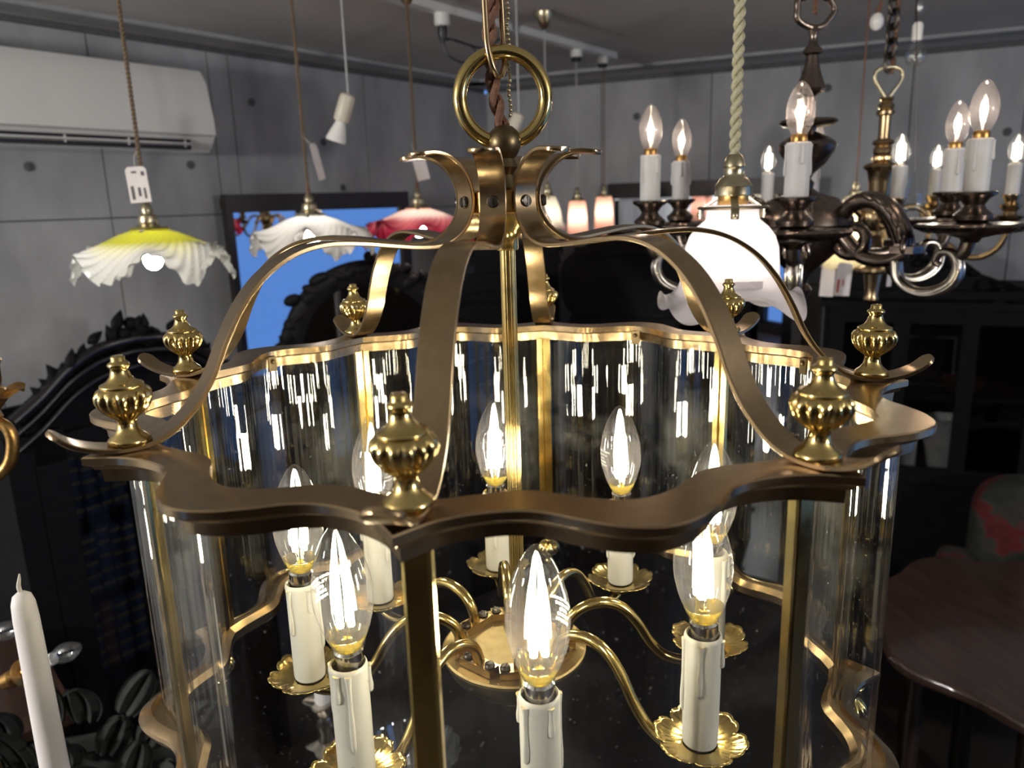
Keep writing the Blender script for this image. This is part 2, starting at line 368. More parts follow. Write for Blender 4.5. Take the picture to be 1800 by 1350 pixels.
# ------------------------------------------------------------------ bulbs and candles
def bulb_parts(h, r, led=True):              # glass profile of a candle bulb, base at z=0, height h, max radius r
    k = h/.080; q = r/.0175
    return [(a*q, b*k) for a, b in cr([(.0072, 0), (.0094, .004), (.0134, .014), (.0164, .025), (.0175, .036), (.0167, .047), (.0143, .057), (.0108, .0665), (.0068, .0740), (.0034, .0782), (.0013, .0797)], 4)] + [(0, .0800*k)]
BULB = MB().lathe(bulb_parts(.0835, .0183), 40).data('light_bulb', CLEAR, 80)
fl = MB()
for i in range(4):
    a = PI/4+i*PI/2; x, y = .0040*math.cos(a), .0040*math.sin(a)
    fl.tube([(x*1.15, y*1.15, .018), (x*1.1, y*1.1, .035), (x, y, .053)], .0021, 8)
FILM = fl.data('filament', FIL, 80)
CAPM = MB().lathe([(0, -.016), (.0085, -.016), (.0088, -.012), (.0088, -.001), (.0092, 0), (.0080, .0015), (0, .0015)], 28).data('bulb_cap', NICKEL)
PHM = MB().lathe([(.0070, .0012), (.0092, .0042), (.0112, .0078), (.0128, .0112), (.0124, .0112), (.0106, .0078), (.0086, .0042), (.0060, .0018), (.0030, .0022), (.0022, .0090), (0, .0095)], 28).data('phosphor_coat', PHOS, 60)
wr_ = MB()
for s_ in (-1, 1): wr_.tube(cr([(.0012*s_, 0, .011), (.003*s_, .001*s_, .017), (.0044*s_, .0044*s_, .022)], 4), .0003, 5)
wr_.tube(cr([(0, 0, .012), (.0008, 0, .04), (.0, .0, .060)], 4), .00028, 5)
WIRM = wr_.data('support_wire', NICKEL)
def text_mesh(lines, size, name, m, wrap=None):
    me_all = MB(); y = 0
    for tx in lines:
        cu = bpy.data.curves.new('t', 'FONT'); cu.body = tx; cu.size = size; cu.align_x = 'CENTER'; cu.resolution_u = 2
        ob = bpy.data.objects.new('t', cu); COL.objects.link(ob)
        dg = bpy.context.evaluated_depsgraph_get(); e = ob.evaluated_get(dg); me = e.to_mesh()
        me_all.add([(v.co.x, v.co.y+y, 0) for v in me.vertices], [tuple(p.vertices) for p in me.polygons]); e.to_mesh_clear()
        bpy.data.objects.remove(ob); bpy.data.curves.remove(cu); y -= size*1.25
    if wrap: me_all.v = [wrap(*v) for v in me_all.v]
    me = bpy.data.meshes.new(name); me.from_pydata(me_all.v, [], me_all.f); me.materials.append(m); return me
_bp = bulb_parts(.0835, .0183); _bz = [p[1] for p in _bp]; _br = [p[0] for p in _bp]
def _wrap(x, y, z):
    zz = .043+y; r = float(np.interp(zz, _bz, _br))+.00012; a = x/max(r, .006)
    return (r*math.cos(a), r*math.sin(a), zz)
PRM = text_mesh(['AC100V 50/60Hz', 'TYL-C35-2', '(PS E)', 'P028883', 'MADE IN'], .0026, 'print', PRINT, _wrap)
ring_ = MB().tube([_wrap(.0030*math.cos(t), -.0055+.0022*math.sin(t), 0) for t in [2*PI*i/24 for i in range(24)]], .00012, 4, True).data('print', PRINT)

def leaf_saucer(n_lobe=6, r0=.0315, name='drip_pan', m=BRASS):
    def fn(u, v):
        t = 2*PI*u; lob = abs(math.cos(n_lobe*t/2))**.55; sub = abs(math.cos(1.5*n_lobe*t))**.6
        R = r0*(.76+.19*lob+.05*sub); r = R*v
        z = .0005+.0052*v**3*(.45+.55*lob) - .0008*math.sin(PI*v)
        z += .0003*v*v*math.cos(3*n_lobe*t)
        return (r*math.cos(t), r*math.sin(t), z)
    g = MB().grid(fn, 144, 12, True); b = MB()
    b.add(g.v, g.f); n = len(g.v); b.add([(x, y, z-.0012) for x, y, z in g.v], [tuple(reversed(f)) for f in g.f])
    nu, nv = 144, 12
    b.f += [((nv-1)*nu+i, (nv-1)*nu+(i+1) % nu, n+(nv-1)*nu+(i+1) % nu, n+(nv-1)*nu+i) for i in range(nu)]
    me = bpy.data.meshes.new(name); me.from_pydata(b.v, [], b.f); me.polygons.foreach_set('use_smooth', [True]*len(me.polygons)); me.materials.append(m); return me
def sleeve_data(h, r, m, name='candle_sleeve'):
    return MB().lathe([(0, .001), (r*.97, 0), (r, .002), (r, h-.006), (r*1.03, h-.003), (r*.99, h-.0008), (r*.92, h), (r*.84, h-.001), (r*.82, h-.008), (0, h-.010)], 40, lambda q, z, t: q*(1+.012*math.sin(3*t+z*60))).data(name, m)
def drip_data(ln, wd, r, h, m=IVORY, name='wax_drip'):   # a run of wax down the outside of a sleeve, radial +x
    b = MB(); pts = [(r*.99, 0, h-.003), (r*1.02, 0, h-.25*ln), (r*1.03, 0, h-.6*ln), (r*1.05, 0, h-.9*ln), (r*1.01, 0, h-ln)]
    b.tube(cr(pts, 5), [wd*1.25, wd*.8, wd*.72, wd*1.0, wd*.85, wd*.25], 10)
    return b.data(name, m, 70)

# ------------------------------------------------------------------ the lantern
LAN = thing('brass_lantern', 'large eight sided polished brass hanging lantern with bent glass panes and eight lit candle bulbs', 'lantern', (0, 0, Z0))
PHI = -.1658
ang = [-PI/2+PHI-k*PI/4 for k in range(8)]
T0 = [0, 1.5, 3, 6, 10, 13, 16, 19, 22.5]
RO = [.2730, .2640, .2570, .2500, .2472, .2510, .2610, .2700, .2745]
RI = [.2360, .2345, .2330, .2290, .2250, .2270, .2345, .2415, .2455]
def _sm(tab, t):
    t = abs(t) % 45.0; t = min(t, 45-t)
    xs = T0; i = max(0, min(len(xs)-2, int(np.searchsorted(xs, t))-1))
    def tg(j):
        if j == len(xs)-1: return 0.0
        if j == 0: return (tab[1]-tab[0])/(xs[1]-xs[0])
        return (tab[j+1]-tab[j-1])/(xs[j+1]-xs[j-1])
    h = xs[i+1]-xs[i]; s = (t-xs[i])/h
    return (2*s**3-3*s*s+1)*tab[i]+(s**3-2*s*s+s)*h*tg(i)+(-2*s**3+3*s*s)*tab[i+1]+(s**3-s*s)*h*tg(i+1)
ro = lambda t: _sm(RO, t)
ri = lambda t: _sm(RI, t)
def rail(cross):
    rings = []
    for i in range(73):
        t = 45.0*i/72; a = math.radians(t); o, n = ro(t), ri(t); ca, sa = math.cos(a), math.sin(a)
        rings.append([(r*ca, r*sa, z) for r, z in cross(n, o)])
    return MB().loft(rings)
TOPR = rail(lambda n, o: [(n, -.0026), (o-.0008, -.0026), (o, -.0034), (o, -.0070), (o-.0012, -.0078), (o-.0042, -.0084), (o-.0052, -.0104), (o-.0085, -.0116), (o-.0090, -.0180), (n+.0060, -.0180), (n+.0055, -.0100), (n+.0012, -.0092), (n, -.0080)]).data('top_rail', BRASS_T, 30)
BOTR = rail(lambda n, o: [(n+.004, -.2190), (n+.0075, -.2190), (n+.0085, -.2235), (o-.0105, -.2235), (o-.0090, -.2200), (o-.0050, -.2215), (o-.0010, -.2240), (o, -.2265), (o-.0015, -.2300), (o-.006, -.2340), (n+.004, -.2340), (n, -.2300), (n, -.2235)]).data('bottom_rail', BRASS_T, 30)
def pane():
    b = MB(); nu, nz = 230, 8; half = .0014
    def rg(t): return .5*(ri(t)+ro(t))-.0035
    th = [math.radians(1.7+41.6*i/(nu-1)) for i in range(nu)]
    C = [(rg(math.degrees(t))*math.cos(t), rg(math.degrees(t))*math.sin(t)) for t in th]; rnd = random.Random(3)
    ph = [rnd.uniform(0, 6) for _ in range(6)]
    O, I = [], []
    for i, t in enumerate(th):
        a, c = C[max(i-1, 0)], C[min(i+1, nu-1)]; dx, dy = c[0]-a[0], c[1]-a[1]; L = math.hypot(dx, dy); nx, ny = dy/L, -dx/L
        d = math.degrees(t); wv = .00030*math.sin(.9*d+ph[0])+.00014*math.sin(1.9*d+ph[1])+.00004*math.sin(4.1*d+ph[4]); wi = .00028*math.sin(1.1*d+ph[2])+.00013*math.sin(2.3*d+ph[3])+.00004*math.sin(3.7*d+ph[5])
        O.append((C[i][0]+nx*(half+wv), C[i][1]+ny*(half+wv))); I.append((C[i][0]-nx*(half+wi), C[i][1]-ny*(half+wi)))
    zs = [-.0125-(.2225-.0125)*j/(nz-1) for j in range(nz)]
    vo = [(x, y, z) for z in zs for x, y in O]; vi = [(x, y, z) for z in zs for x, y in I]
    f = [(j*nu+i, j*nu+i+1, (j+1)*nu+i+1, (j+1)*nu+i) for j in range(nz-1) for i in range(nu-1)]; n = len(vo)
    b.add(vo+vi, f+[tuple(n+k for k in reversed(q)) for q in f]+[(j*nu+e, (j+1)*nu+e, n+(j+1)*nu+e, n+j*nu+e) for j in range(nz-1) for e in (0, nu-1)]+[(e*nu+i, e*nu+i+1, n+e*nu+i+1, n+e*nu+i) for e in (0, nz-1) for i in range(nu-1)])
    return b
PANE = pane().data('glass_pane', GLASS, 50)
pp = [(.2395, -.0068), (.2395, -.0014), (.2415, -.0006), (.2415, .0006), (.2395, .0014), (.2395, .0068), (.2440, .0068), (.2455, .0050), (.2455, -.0050), (.2440, -.0068)]
POST = MB().loft([[(x, y, -.2215) for x, y in pp], [(x, y, -.0170) for x, y in pp]]).data('corner_post', BRASS, 30)
ST = [(.2860, .0135), (.2760, .0052), (.2630, .0003), (.2500, -.0012), (.2380, .0002), (.2260, .0058), (.2130, .0178), (.2030, .0325), (.1945, .0500), (.1840, .0675), (.1700, .0830), (.1520, .0942), (.1320, .0990), (.1100, .0985), (.0880, .0960), (.0690, .0940), (.0530, .0942), (.0405, .0992), (.0315, .1085), (.0275, .1210), (.0300, .1350), (.0390, .1465), (.0520, .1520), (.0690, .1508)]
def strap():
    P = cr(ST, 7); n = len(P); rings = []
    s = [0]
    for a, c in zip(P, P[1:]): s.append(s[-1]+float(np.hypot(*(c-a))))
    for i in range(n):
        a, c = P[max(i-1, 0)], P[min(i+1, n-1)]; d = (c-a)/np.hypot(*(c-a)); nx, nz = -d[1], d[0]
        e = min(s[i], s[-1]-s[i]); wd = .0088*min(1, math.sqrt(max(.10, 1-(1-min(e/.006, 1))**2))); th = .0014; q = .0005
        rings.append([(P[i][0]+nx*v, u, P[i][1]+nz*v) for u, v in ((-wd, -th+q), (-wd+q, -th), (wd-q, -th), (wd, -th+q), (wd, th-q), (wd-q, th), (-wd+q, th), (-wd, th-q))])
    return MB().loft(rings)
STRAP = strap().data('crown_strap', BRASS_T, 30)
FP = [(0, 0), (9.4, 0), (10.6, .9), (10.8, 2.2), (9.9, 3.6), (7.4, 5.6), (5.6, 8.2), (5.0, 11), (4.9, 12.8), (5.6, 14), (7.6, 15.6), (10.5, 18.2), (12.7, 21.4), (13.7, 24.6), (13.7, 27.2), (12.9, 29.4), (11.4, 30.6), (10.6, 31), (10.9, 31.8), (10.6, 32.6), (9.0, 33.2), (6.8, 34.6), (5.3, 36.8), (4.5, 39.4), (4.3, 41), (5.2, 42), (5.6, 43), (5.1, 44), (3.9, 44.6), (3.5, 45.2), (3.5, 47), (2.9, 47.7), (0, 47.9)]
def gad(r, z, t):
    q = max(0, min(1, (z-.0132)/.003))*max(0, min(1, (.0304-z)/.0025))
    return r*(1+q*(.15*abs(math.cos(7*t))-.10))
fp = [(r*.001, z*.001) for r, z in FP]
FIN = MB().lathe(fp, 128, gad).data('finial', BRASS, 60)
FIND = MB().lathe([(r*.85, -z*.85) for r, z in fp], 128, lambda r, z, t: gad(r, -z/.85, t)).data('pendant_finial', BRASS, 60)
scr = MB(); scr.lathe([(0, 0), (.0036, 0), (.0040, .0010), (.0034, .0024), (0, .0030)], 20); scr.box((0, 0, .0027), (.0060, .0009, .0010))
SCREW = scr.data('screw', STEEL)
clip = MB(); clip.box((0, 0, 0), (.0016, .0085, .0130)); clip.ball((-.0014, 0, .0022), .0021, 12, 8)
CLIP = clip.data('retaining_clip', BRASS_DARK)
for k in range(8):
    a = ang[k]
    put('top_rail', TOPR, LAN, rot=(0, 0, a)); put('bottom_rail', BOTR, LAN, rot=(0, 0, a))
    put('glass_pane', PANE, LAN, rot=(0, 0, a)); put('corner_post', POST, LAN, rot=(0, 0, a))
    s = put('crown_strap', STRAP, LAN, rot=(0, 0, a))
    put('screw', SCREW, s, (.0286, 0, .1210), (0, PI/2, 0))
    dr = [(-.0006, .03), (0, 0), (0, 0), (.001, -.02), (.001, .03), (0, -.02), (0, 0), (0, .03)][k]
    put('finial', FIN, LAN, (.2490*math.cos(a), .2490*math.sin(a), .0004), (dr[1]*.7, dr[1], a))
    put('pendant_finial', FIND, LAN, (.2530*math.cos(a), .2530*math.sin(a), -.2335), (0, 0, a))
    b = a+PI/8; put('retaining_clip', CLIP, LAN, (.2440*math.cos(b), .2440*math.sin(b), -.0135), (0, 0, b))
OX = .004
MB().tube([(OX+.0288*math.cos(t), 0, .1880+.0288*math.sin(t)) for t in [2*PI*i/72 for i in range(72)]], .0048, 18, True).build('suspension_ring', BRASS, LAN, rot=(0, 0, .12))
MB().lathe([(0, .128), (.0085, .128), (.0095, .130), (.0075, .134), (.0060, .1385), (.0074, .1410), (.0090, .1435), (.0078, .1462), (.0068, .1490), (.0090, .1520), (.0112, .1570), (.0114, .1615), (.0095, .1665), (.0055, .1700), (0, .1712)], 40).build('hub_ball', BRASS_DARK, LAN, (OX, 0, 0))
MB().lathe([(0, .1130), (.0240, .1130), (.0262, .1140), (.0262, .1270), (.0240, .1282), (0, .1282)], 48).build('hub_disc', GILT, LAN)
MB().lathe([(.0056, .0880), (.0075, .0880), (.0080, .0900), (.0078, .0955), (.0110, .1010), (.0190, .1090), (.0225, .1132), (0, .1132)], 40).build('hub_cone', BRASS, LAN, (OX, 0, 0))
MB().lathe([(.0052, -.2200), (.0052, .0900)], 72, lambda r, z, t: r*(1+.07*abs(math.cos(9*t)))).build('fluted_stem', BRASS, LAN, (OX, 0, 0), ang=70)
MB().lathe([(0, -.2185), (.0535, -.2185), (.0550, -.2180), (.0565, -.2190), (.0560, -.2215), (0, -.2215)], 72).build('arm_plate', BRASS_DULL, LAN)
MB().lathe([(0, -.2216), (.0555, -.2216), (.0550, -.2250), (.0510, -.2330), (.0420, -.2430), (.0280, -.2510), (.0120, -.2550), (.0090, -.2590), (.0130, -.2650), (.0110, -.2720), (.0040, -.2780), (0, -.2790)], 72).build('plate_bowl', BRASS_DARK, LAN)  # dark brass puts the bowl's dim reflections into its colour
ARM = [(.0410, -.2190), (.0415, -.2100), (.0460, -.1985), (.0570, -.1905), (.0720, -.1880), (.0860, -.1935), (.0980, -.2070), (.1080, -.2240), (.1200, -.2380), (.1340, -.2440), (.1480, -.2440), (.1570, -.2400), (.1590, -.2330)]
ARMD = MB().tube([(p[0], 0, p[1]) for p in cr(ARM, 6)], .0044, 16).data('arm', BRASS, 60)
blk = MB(); blk.box((.0410, 0, -.2150), (.0110, .0300, .0062))
BLKD = blk.data('arm_block', BRASS_T, smooth=False)
SAUC = leaf_saucer()
CUPD = MB().lathe([(0, -.0120), (.0060, -.0115), (.0115, -.0070), (.0125, -.0020), (.0100, .0008), (0, .0008)], 28).data('pan_cup', BRASS_DARK)
SLV = sleeve_data(.079, .0118, IVORY)
DRIPS = [drip_data(.040, .0021, .0118, .079), drip_data(.022, .0020, .0118, .079), drip_data(.056, .0018, .0118, .079)]
PSI = .0862
rr_b = [.1600, .1560, .1570, .1560, .1500, .1620, .1570, .1590]
rnd = random.Random(5)
for k in range(8):
    a = -PI/2+PSI-k*PI/4; R = .1585
    put('arm', ARMD, LAN, rot=(0, 0, a)); bo = put('arm_block', BLKD, LAN, rot=(0, 0, a))
    for s_ in (-1, 1): put('screw', SCREW, bo, (.0410, .0105*s_, -.2120), (0, 0, .5*s_))
    x, y = R*math.cos(a), R*math.sin(a)
    pan = put('drip_pan', SAUC, LAN, (x, y, -.2310), (0, 0, a+.3)); put('pan_cup', CUPD, pan)
    sv = put('candle_sleeve', SLV, LAN, (x, y, -.2300), (0, 0, rnd.uniform(0, 6)))
    for j in range(5):
        put('wax_drip', DRIPS[(j+k) % 3], sv, rot=(0, 0, j*2*PI/5+rnd.uniform(-.4, .4)))
    d = rr_b[k]-R; bx_, by_ = rr_b[k]*math.cos(a), rr_b[k]*math.sin(a)
    tl = [(.0, .0), (.02, -.02), (0, .03), (0, -.03), (0, -.03), (.02, .02), (0, 0), (-.03, .04)][k]
    bl = put('light_bulb', BULB, LAN, (.5*(x+bx_), .5*(y+by_), -.1430), (tl[0], tl[1], a+1.6+.9*(k % 3)))
    put('filament', FILM, bl); put('bulb_cap', CAPM, bl); put('phosphor_coat', PHM, bl); put('support_wire', WIRM, bl)
    put('print', PRM, bl, rot=(0, 0, [.62, 2.6, .4, -.6, -1.2, 3.5, .2, -.35][k]-(a+1.6+.9*(k % 3)))) 
# twisted flex and long hook
def twisted(path, rad, pitch, strands=2, seg=6, step=None):
    b = MB(); P = [Vector(p) for p in path]; L = [0]
    for a, c in zip(P, P[1:]): L.append(L[-1]+(c-a).length)
    n = max(8, int(L[-1]/pitch*10)); n = min(n, 900)
    xs = np.linspace(0, L[-1], n); C = np.stack([np.interp(xs, L, [p[i] for p in P]) for i in range(3)], 1)
    for s_ in range(strands):
        pts = []
        for i in range(n):
            t = C[min(i+1, n-1)]-C[max(i-1, 0)]; t = Vector(t).normalized(); u = t.cross(Vector((0, 1, .01))).normalized(); v = t.cross(u)
            ph = 2*PI*xs[i]/pitch+2*PI*s_/strands; pts.append(Vector(C[i])+u*(rad*math.cos(ph))+v*(rad*math.sin(ph)))
        b.tube(pts, rad*1.02, seg)
    return b
top_z = CEIL-Z0
twisted(cr([(OX-.001, .002, .170), (OX-.006, .004, .195), (OX-.008, .004, .225), (OX-.004, .003, .26), (OX-.002, .002, .35), (OX-.002, .002, top_z-.03)], 8), .0026, .030, 2, 8).build('flex', CORD_BROWN, LAN)
hk = thing('hanging_hook', 'long narrow brass wire hook through the ring of the big lantern', 'hook', (OX-.002, 0, Z0+.205))
lk = [(.0035, .004, .004), (.0005, .0, -.0035), (-.0035, -.006, .0), (-.0068, -.008, .012), (-.0078, -.007, .030), (-.0085, -.006, .08), (-.0085, -.004, .20), (-.004, 0, .23), (.002, .003, .20), (.002, .006, .08), (.003, .008, .03), (.0035, .006, .012)]
MB().tube(cr(lk, 6, True), .0021, 10, True).build('link', BRASS_T, hk)
MB().tube([(-.004, 0, .225), (-.004, 0, top_z-.205-.02)], .0025, 8).build('rod', BRASS_T, hk)
MB().lathe([(0, 0), (.012, 0), (.030, .012), (.036, .030), (.036, .034), (0, .034)], 32).build('ceiling_cup', BRASS_T, hk, (-.004, 0, top_z-.205-.034))
bc = MB()
for i in range(34): bc.ball((OX+.0045+.0006*math.sin(i), .010, .178+.0032*i), .0015, 8, 6)
tag(bc.build('bead_chain', ANTIQUE, loc=(0, 0, Z0)), 'fine bead chain running down behind the ring of the big lantern', 'chain')

# ------------------------------------------------------------------ pendant lamps
def tag_card(name, label, p, wd, ht, lean, lines, string_to=None, rz=0, col=CARD):
    t = thing(name, label, 'price tag', p, (0, lean, rz))
    c = MB(); c.prism([(-wd/2, -ht), (wd/2, -ht), (wd/2, -ht*.08), (wd*.36, 0), (-wd*.36, 0), (-wd/2, -ht*.08)], .0008, Matrix.Rotation(PI/2, 4, 'X')); c.build('card', col, t, smooth=False)
    pr = MB()
    for x, z, w_, h_ in lines: pr.box((x*wd, -.0013, -z*ht), (w_*wd, .0003, h_*ht))
    if lines: pr.build('print', INKRED if name.endswith('_red') else INK, t, smooth=False)
    if string_to is not None:
        v = Matrix.Rotation(rz, 4, 'Z') @ Matrix.Rotation(lean, 4, 'Y'); e = v.inverted() @ (Vector(string_to)-Vector(p))
        MB().tube(cr([(0, 0, -ht*.06), tuple(e*.5+Vector((-.004, 0, 0))), tuple(e)], 6), .0006, 5).build('string', STRING, t)
    return t
def holder(parent, m, s=1.0):                # brass lampholder standing on the gallery ring, ring plane at z=0
    MB().lathe([(0, .052*s), (.0050*s, .052*s), (.0065*s, .047*s), (.0105*s, .041*s), (.0110*s, .034*s), (.0095*s, .033*s), (.0100*s, .030*s), (.0165*s, .025*s), (.0180*s, .018*s), (.0180*s, .010*s), (.0165*s, .008*s), (0, .008*s)], 32).build('lampholder', m, parent)
def gallery(parent, m, r):
    g = MB().lathe([(r*.3, .010), (r*.55, .009), (r*.8, .004), (r*1.04, .002), (r*1.08, 0), (r*1.04, -.002), (r*.98, -.001), (r*.75, .001), (r*.3, .007)], 40)
    go = g.build('gallery', m, parent)
    for i in range(3):
        a = .6+i*2*PI/3; M = Matrix.Rotation(a, 4, 'Z'); b = MB(); b.tube([(r*.9, 0, -.006), (r*1.18, 0, -.006)], .0022, 8, M=M); b.ball((r*1.20, 0, -.006), .0040, 10, 6, M=M); b.box((r*1.05, 0, -.005), (.002, .007, .010), M=M)
        b.build('thumb_screw', m, go)
def petticoat(name, label, px, py, dep, shade_m, seed, dia, cord_m, top_px=None, power=5, col=(1, .92, .78), bulb=True):
    c = at(px, py, dep); t = thing(name, label, 'pendant lamp', c)
    rnd = random.Random(seed); p1, p2, p3 = [rnd.uniform(0, 6) for _ in range(3)]; R = dia/2; r0 = .034
    def fn(u, v):
        th = 2*PI*u; v2 = v*v
        r = r0+(R-r0)*v**.85; z = -.010*v-.046*v**1.15
        big = math.cos(6*th+p1+.7*math.sin(2*th+p2)); e = max(0, (v-.35)/.65)
        z += e*e*(.032*big+.008*math.sin(4*th+p3)) ; r += e*e*(-.006*big)
        z -= e**3*.010
        tw = th+.9*v; fine = math.cos(36*tw); z += .0042*fine*min(1, v*1.6)*(.2+.8*e); r += .0040*fine*e
        return (r*math.cos(th), r*math.sin(th), z-.002)
    MB().grid(fn, 336, 22, True).build('shade', shade_m, t, ang=180)
    MB().lathe([(r0-.002, .004), (r0, -.004)], 40).build('shade_collar', shade_m, t)
    gallery(t, ANTIQUE, r0); holder(t, ANTIQUE)
    twisted([(0, 0, .050), (0, 0, CEIL-c.z-.01)], .0022, .016, 2, 6).build('cord', cord_m, t)
    MB().tube([(0, 0, .045), (0, 0, .068)], [.006, .0035], 10).build('cord_grip', CORD_BROWN, t)
    MB().lathe([(.003, -.05), (.010, -.046), (.030, -.018), (.036, -.004), (.036, 0), (0, 0)], 32).build('ceiling_cup', ANTIQUE, t, (0, 0, CEIL-c.z))
    if bulb:
        MB().lathe([(0, -.078), (.006, -.0775), (.013, -.073), (.0175, -.064), (.0185, -.056), (.016, -.046), (.011, -.036), (.009, -.028), (0, -.026)], 28).build('light_bulb', glow(round(power/.0135)), t)
    return t
PY = petticoat('ruffled_pendant', 'ruffled glass pendant lamp with yellow crown and clear white pleated edge, below the air conditioner', 262, 403, 1.53, YELLOWSH, 4, .285, CORD_TAN, power=.5)
PW = petticoat('ruffled_pendant', 'ruffled white opal glass pendant lamp hanging before the wide blue mirror', 545, 378, 1.90, WHITESH, 9, .285, CORD_TAN, power=.6)
PP = petticoat('ruffled_pendant', 'ruffled pale glass pendant lamp with cranberry red pleated edge', 735, 366, 2.16, PINKSH, 21, .300, CORD_TAN, power=.7)
p = at(237, 293, 1.52); tag_card('price_tag', 'pale price tag tied to the cord of the yellow ruffled pendant', p, .038, .066, -.05, [(.28, .75, .10, .30), (.02, .70, .12, .25), (-.30, .72, .14, .38), (-.1, .15, .25, .06), (.3, .2, .15, .12)], at(242, 262, 1.53), .12)
p = at(549, 252, 1.89); tag_card('price_tag', 'narrow edge-on price tag on the cord of the white ruffled pendant', p, .020, .085, -.25, [], at(533, 240, 1.90), .9)
p = at(733, 270, 2.14); tag_card('price_tag', 'pinkish price tag beside the cord of the cranberry edged pendant', p, .034, .070, -.22, [], at(724, 250, 2.16), .25)

# frosted tulip pendant
c = at(1288, 366, .86); TU = thing('tulip_pendant', 'large frosted white tulip glass pendant lamp on twisted gold cord', 'pendant lamp', c)
TP = [(.0285, .004, 0), (.0280, -.006, 0), (.0290, -.012, 0), (.0385, -.020, .1), (.0455, -.030, .2), (.0495, -.042, .3), (.0510, -.058, .3), (.0520, -.072, .4), (.0560, -.084, .6), (.0640, -.095, 1), (.0740, -.103, 1), (.0810, -.107, 1)]
def tfn(u, v):
    th = 2*PI*u; q = v*(len(TP)-1); i = min(int(q), len(TP)-2); s = q-i; a, b = TP[i], TP[i+1]
    r = a[0]+(b[0]-a[0])*s; z = a[1]+(b[1]-a[1])*s; e = max(0, (v-.66)/.34)
    m_ = min(1, max(0, (v-.2)/.15)); r *= 1+.022*m_*(1-e)*abs(math.cos(6*th))
    wv = math.cos(4*th+PI); z += e*e*(-.015*wv+.004); r += e*e*.004*wv
    return (r*math.cos(th), r*math.sin(th), z)
MB().grid(tfn, 192, 45, True).build('shade', TULIPSH, TU, ang=180)
MB().lathe([(.0345, .001), (.0365, .0025), (.0380, .001), (.0365, -.0010), (.0345, .001)], 48).build('gallery_ring', ANTIQUE, TU)
for i in range(3):
    a = -PI/2-.22+i*2*PI/3; M = Matrix.Rotation(a, 4, 'Z'); b = MB()
    b.bar(M @ Vector((.036, 0, .0)), M @ Vector((.014, 0, .013)), .008, .0016); b.box((.0372, 0, -.005), (.0018, .0085, .012), M=M); b.ball((.0392, 0, -.007), .0034, 12, 8, M=M)
    b.build('gallery_arm', ANTIQUE, TU)
MB().lathe([(.0150, .002), (.0165, .004), (.0165, .013), (.0130, .014), (0, .014)], 32).build('inner_skirt', GILT, TU)
MB().lathe([(0, .013), (.0195, .013), (.0200, .015), (.0195, .022), (.0200, .023), (.0185, .026), (.0150, .031), (.0120, .033), (.0108, .036), (.0108, .043), (.0115, .044), (.0112, .047), (.0085, .054), (.0065, .0565), (0, .057)], 40).build('lampholder', ANTIQUE, TU)
twisted([(0, 0, .055), (0, 0, CEIL-c.z-.01)], .0032, .024, 2, 8).build('cord', CORD_GOLD, TU)
MB().lathe([(.003, -.05), (.010, -.046), (.030, -.018), (.036, -.004), (.036, 0), (0, 0)], 32).build('ceiling_cup', ANTIQUE, TU, (0, 0, CEIL-c.z))
MB().lathe([(0, -.080), (.010, -.078), (.018, -.068), (.021, -.056), (.019, -.042), (.013, -.028), (.011, -.012), (0, -.010)], 32).build('light_bulb', glow(9), TU)
MB().box((.004, -.0535, -.079), (.030, .0006, .0085)).build('paper_label', TULIPSH, TU, smooth=False)

# small peach tumblers, bell, cream shade
def small_pendant(name, label, px, py, dep, prof, shade_m, cord_m, power, scal=0, cup=True, colr=(1, .78, .60), group=None, bulb_z=-.06):
    c = at(px, py, dep); t = thing(name, label, 'pendant lamp', c, group=group)
    def f(r, z, th):
        q = max(0, min(1, (prof[0][1]-z)/(prof[0][1]-prof[-1][1]))); return (r*(1+.03*scal*q*math.cos(10*th)), z-abs(scal)*.006*q**4*(1-abs(math.cos(5*th)))*-1)
    MB().lathe([tuple(q) for q in cr(prof, 4)], 80, f if scal else None).build('shade', shade_m, t, ang=180)
    r0 = prof[0][0]; gallery(t, ANTIQUE, r0*1.02); holder(t, ANTIQUE, .9)
    MB().tube([(0, 0, .045), (0, 0, CEIL-c.z-.01)], .0022, 8).build('cord', cord_m, t)
    if cup: MB().lathe([(.003, -.05), (.010, -.046), (.026, -.018), (.030, -.004), (.030, 0), (0, 0)], 28).build('ceiling_cup', ANTIQUE, t, (0, 0, CEIL-c.z))
    if power:
        MB().ball((0, 0, bulb_z), (.012, .012, .022), 20, 12).build('light_bulb', glow(round(power/.0080), colr), t)
    return t
TUMB = [(.028, .002), (.030, -.004), (.033, -.02), (.037, -.08), (.042, -.15)]
td = onz(1010, 75, CEIL).y-CAM[1]
small_pendant('tumbler_pendant', 'left one of the two small peach glass tumbler pendants', 1015, 352, td, TUMB, PEACHSH, CORD_GREY, .3, cup=False, group='peach tumbler pendants')
small_pendant('tumbler_pendant', 'right one of the two small peach glass tumbler pendants, nearest the grey wall joint', 1062, 345, onz(1058, 88, CEIL).y-CAM[1], TUMB, PEACHSH, CORD_BROWN, .3, cup=False, group='peach tumbler pendants')
small_pendant('bell_pendant', 'small pale bell glass pendant with pink rim behind the lantern crown', 962, 345, 2.5, [(.024, .003), (.030, -.01), (.040, -.04), (.046, -.075), (.052, -.09), (.062, -.105)], opal('bell_glass', [(.0, (.62, .66, .60)), (.26, (.62, .62, .56)), (.31, (.60, .30, .30))], .5), CORD_GREY, .25, scal=1)
CP = small_pendant('cream_pendant', 'wide cream scalloped glass pendant with price tags, among the chandelier arms', 1503, 352, 2.05, [(.026, .012), (.030, .0), (.042, -.035), (.052, -.075), (.066, -.120), (.084, -.155), (.095, -.172)], CREAMSH, CORD_BROWN, 1.5, scal=1.6, colr=(1, .82, .5), bulb_z=-.09)
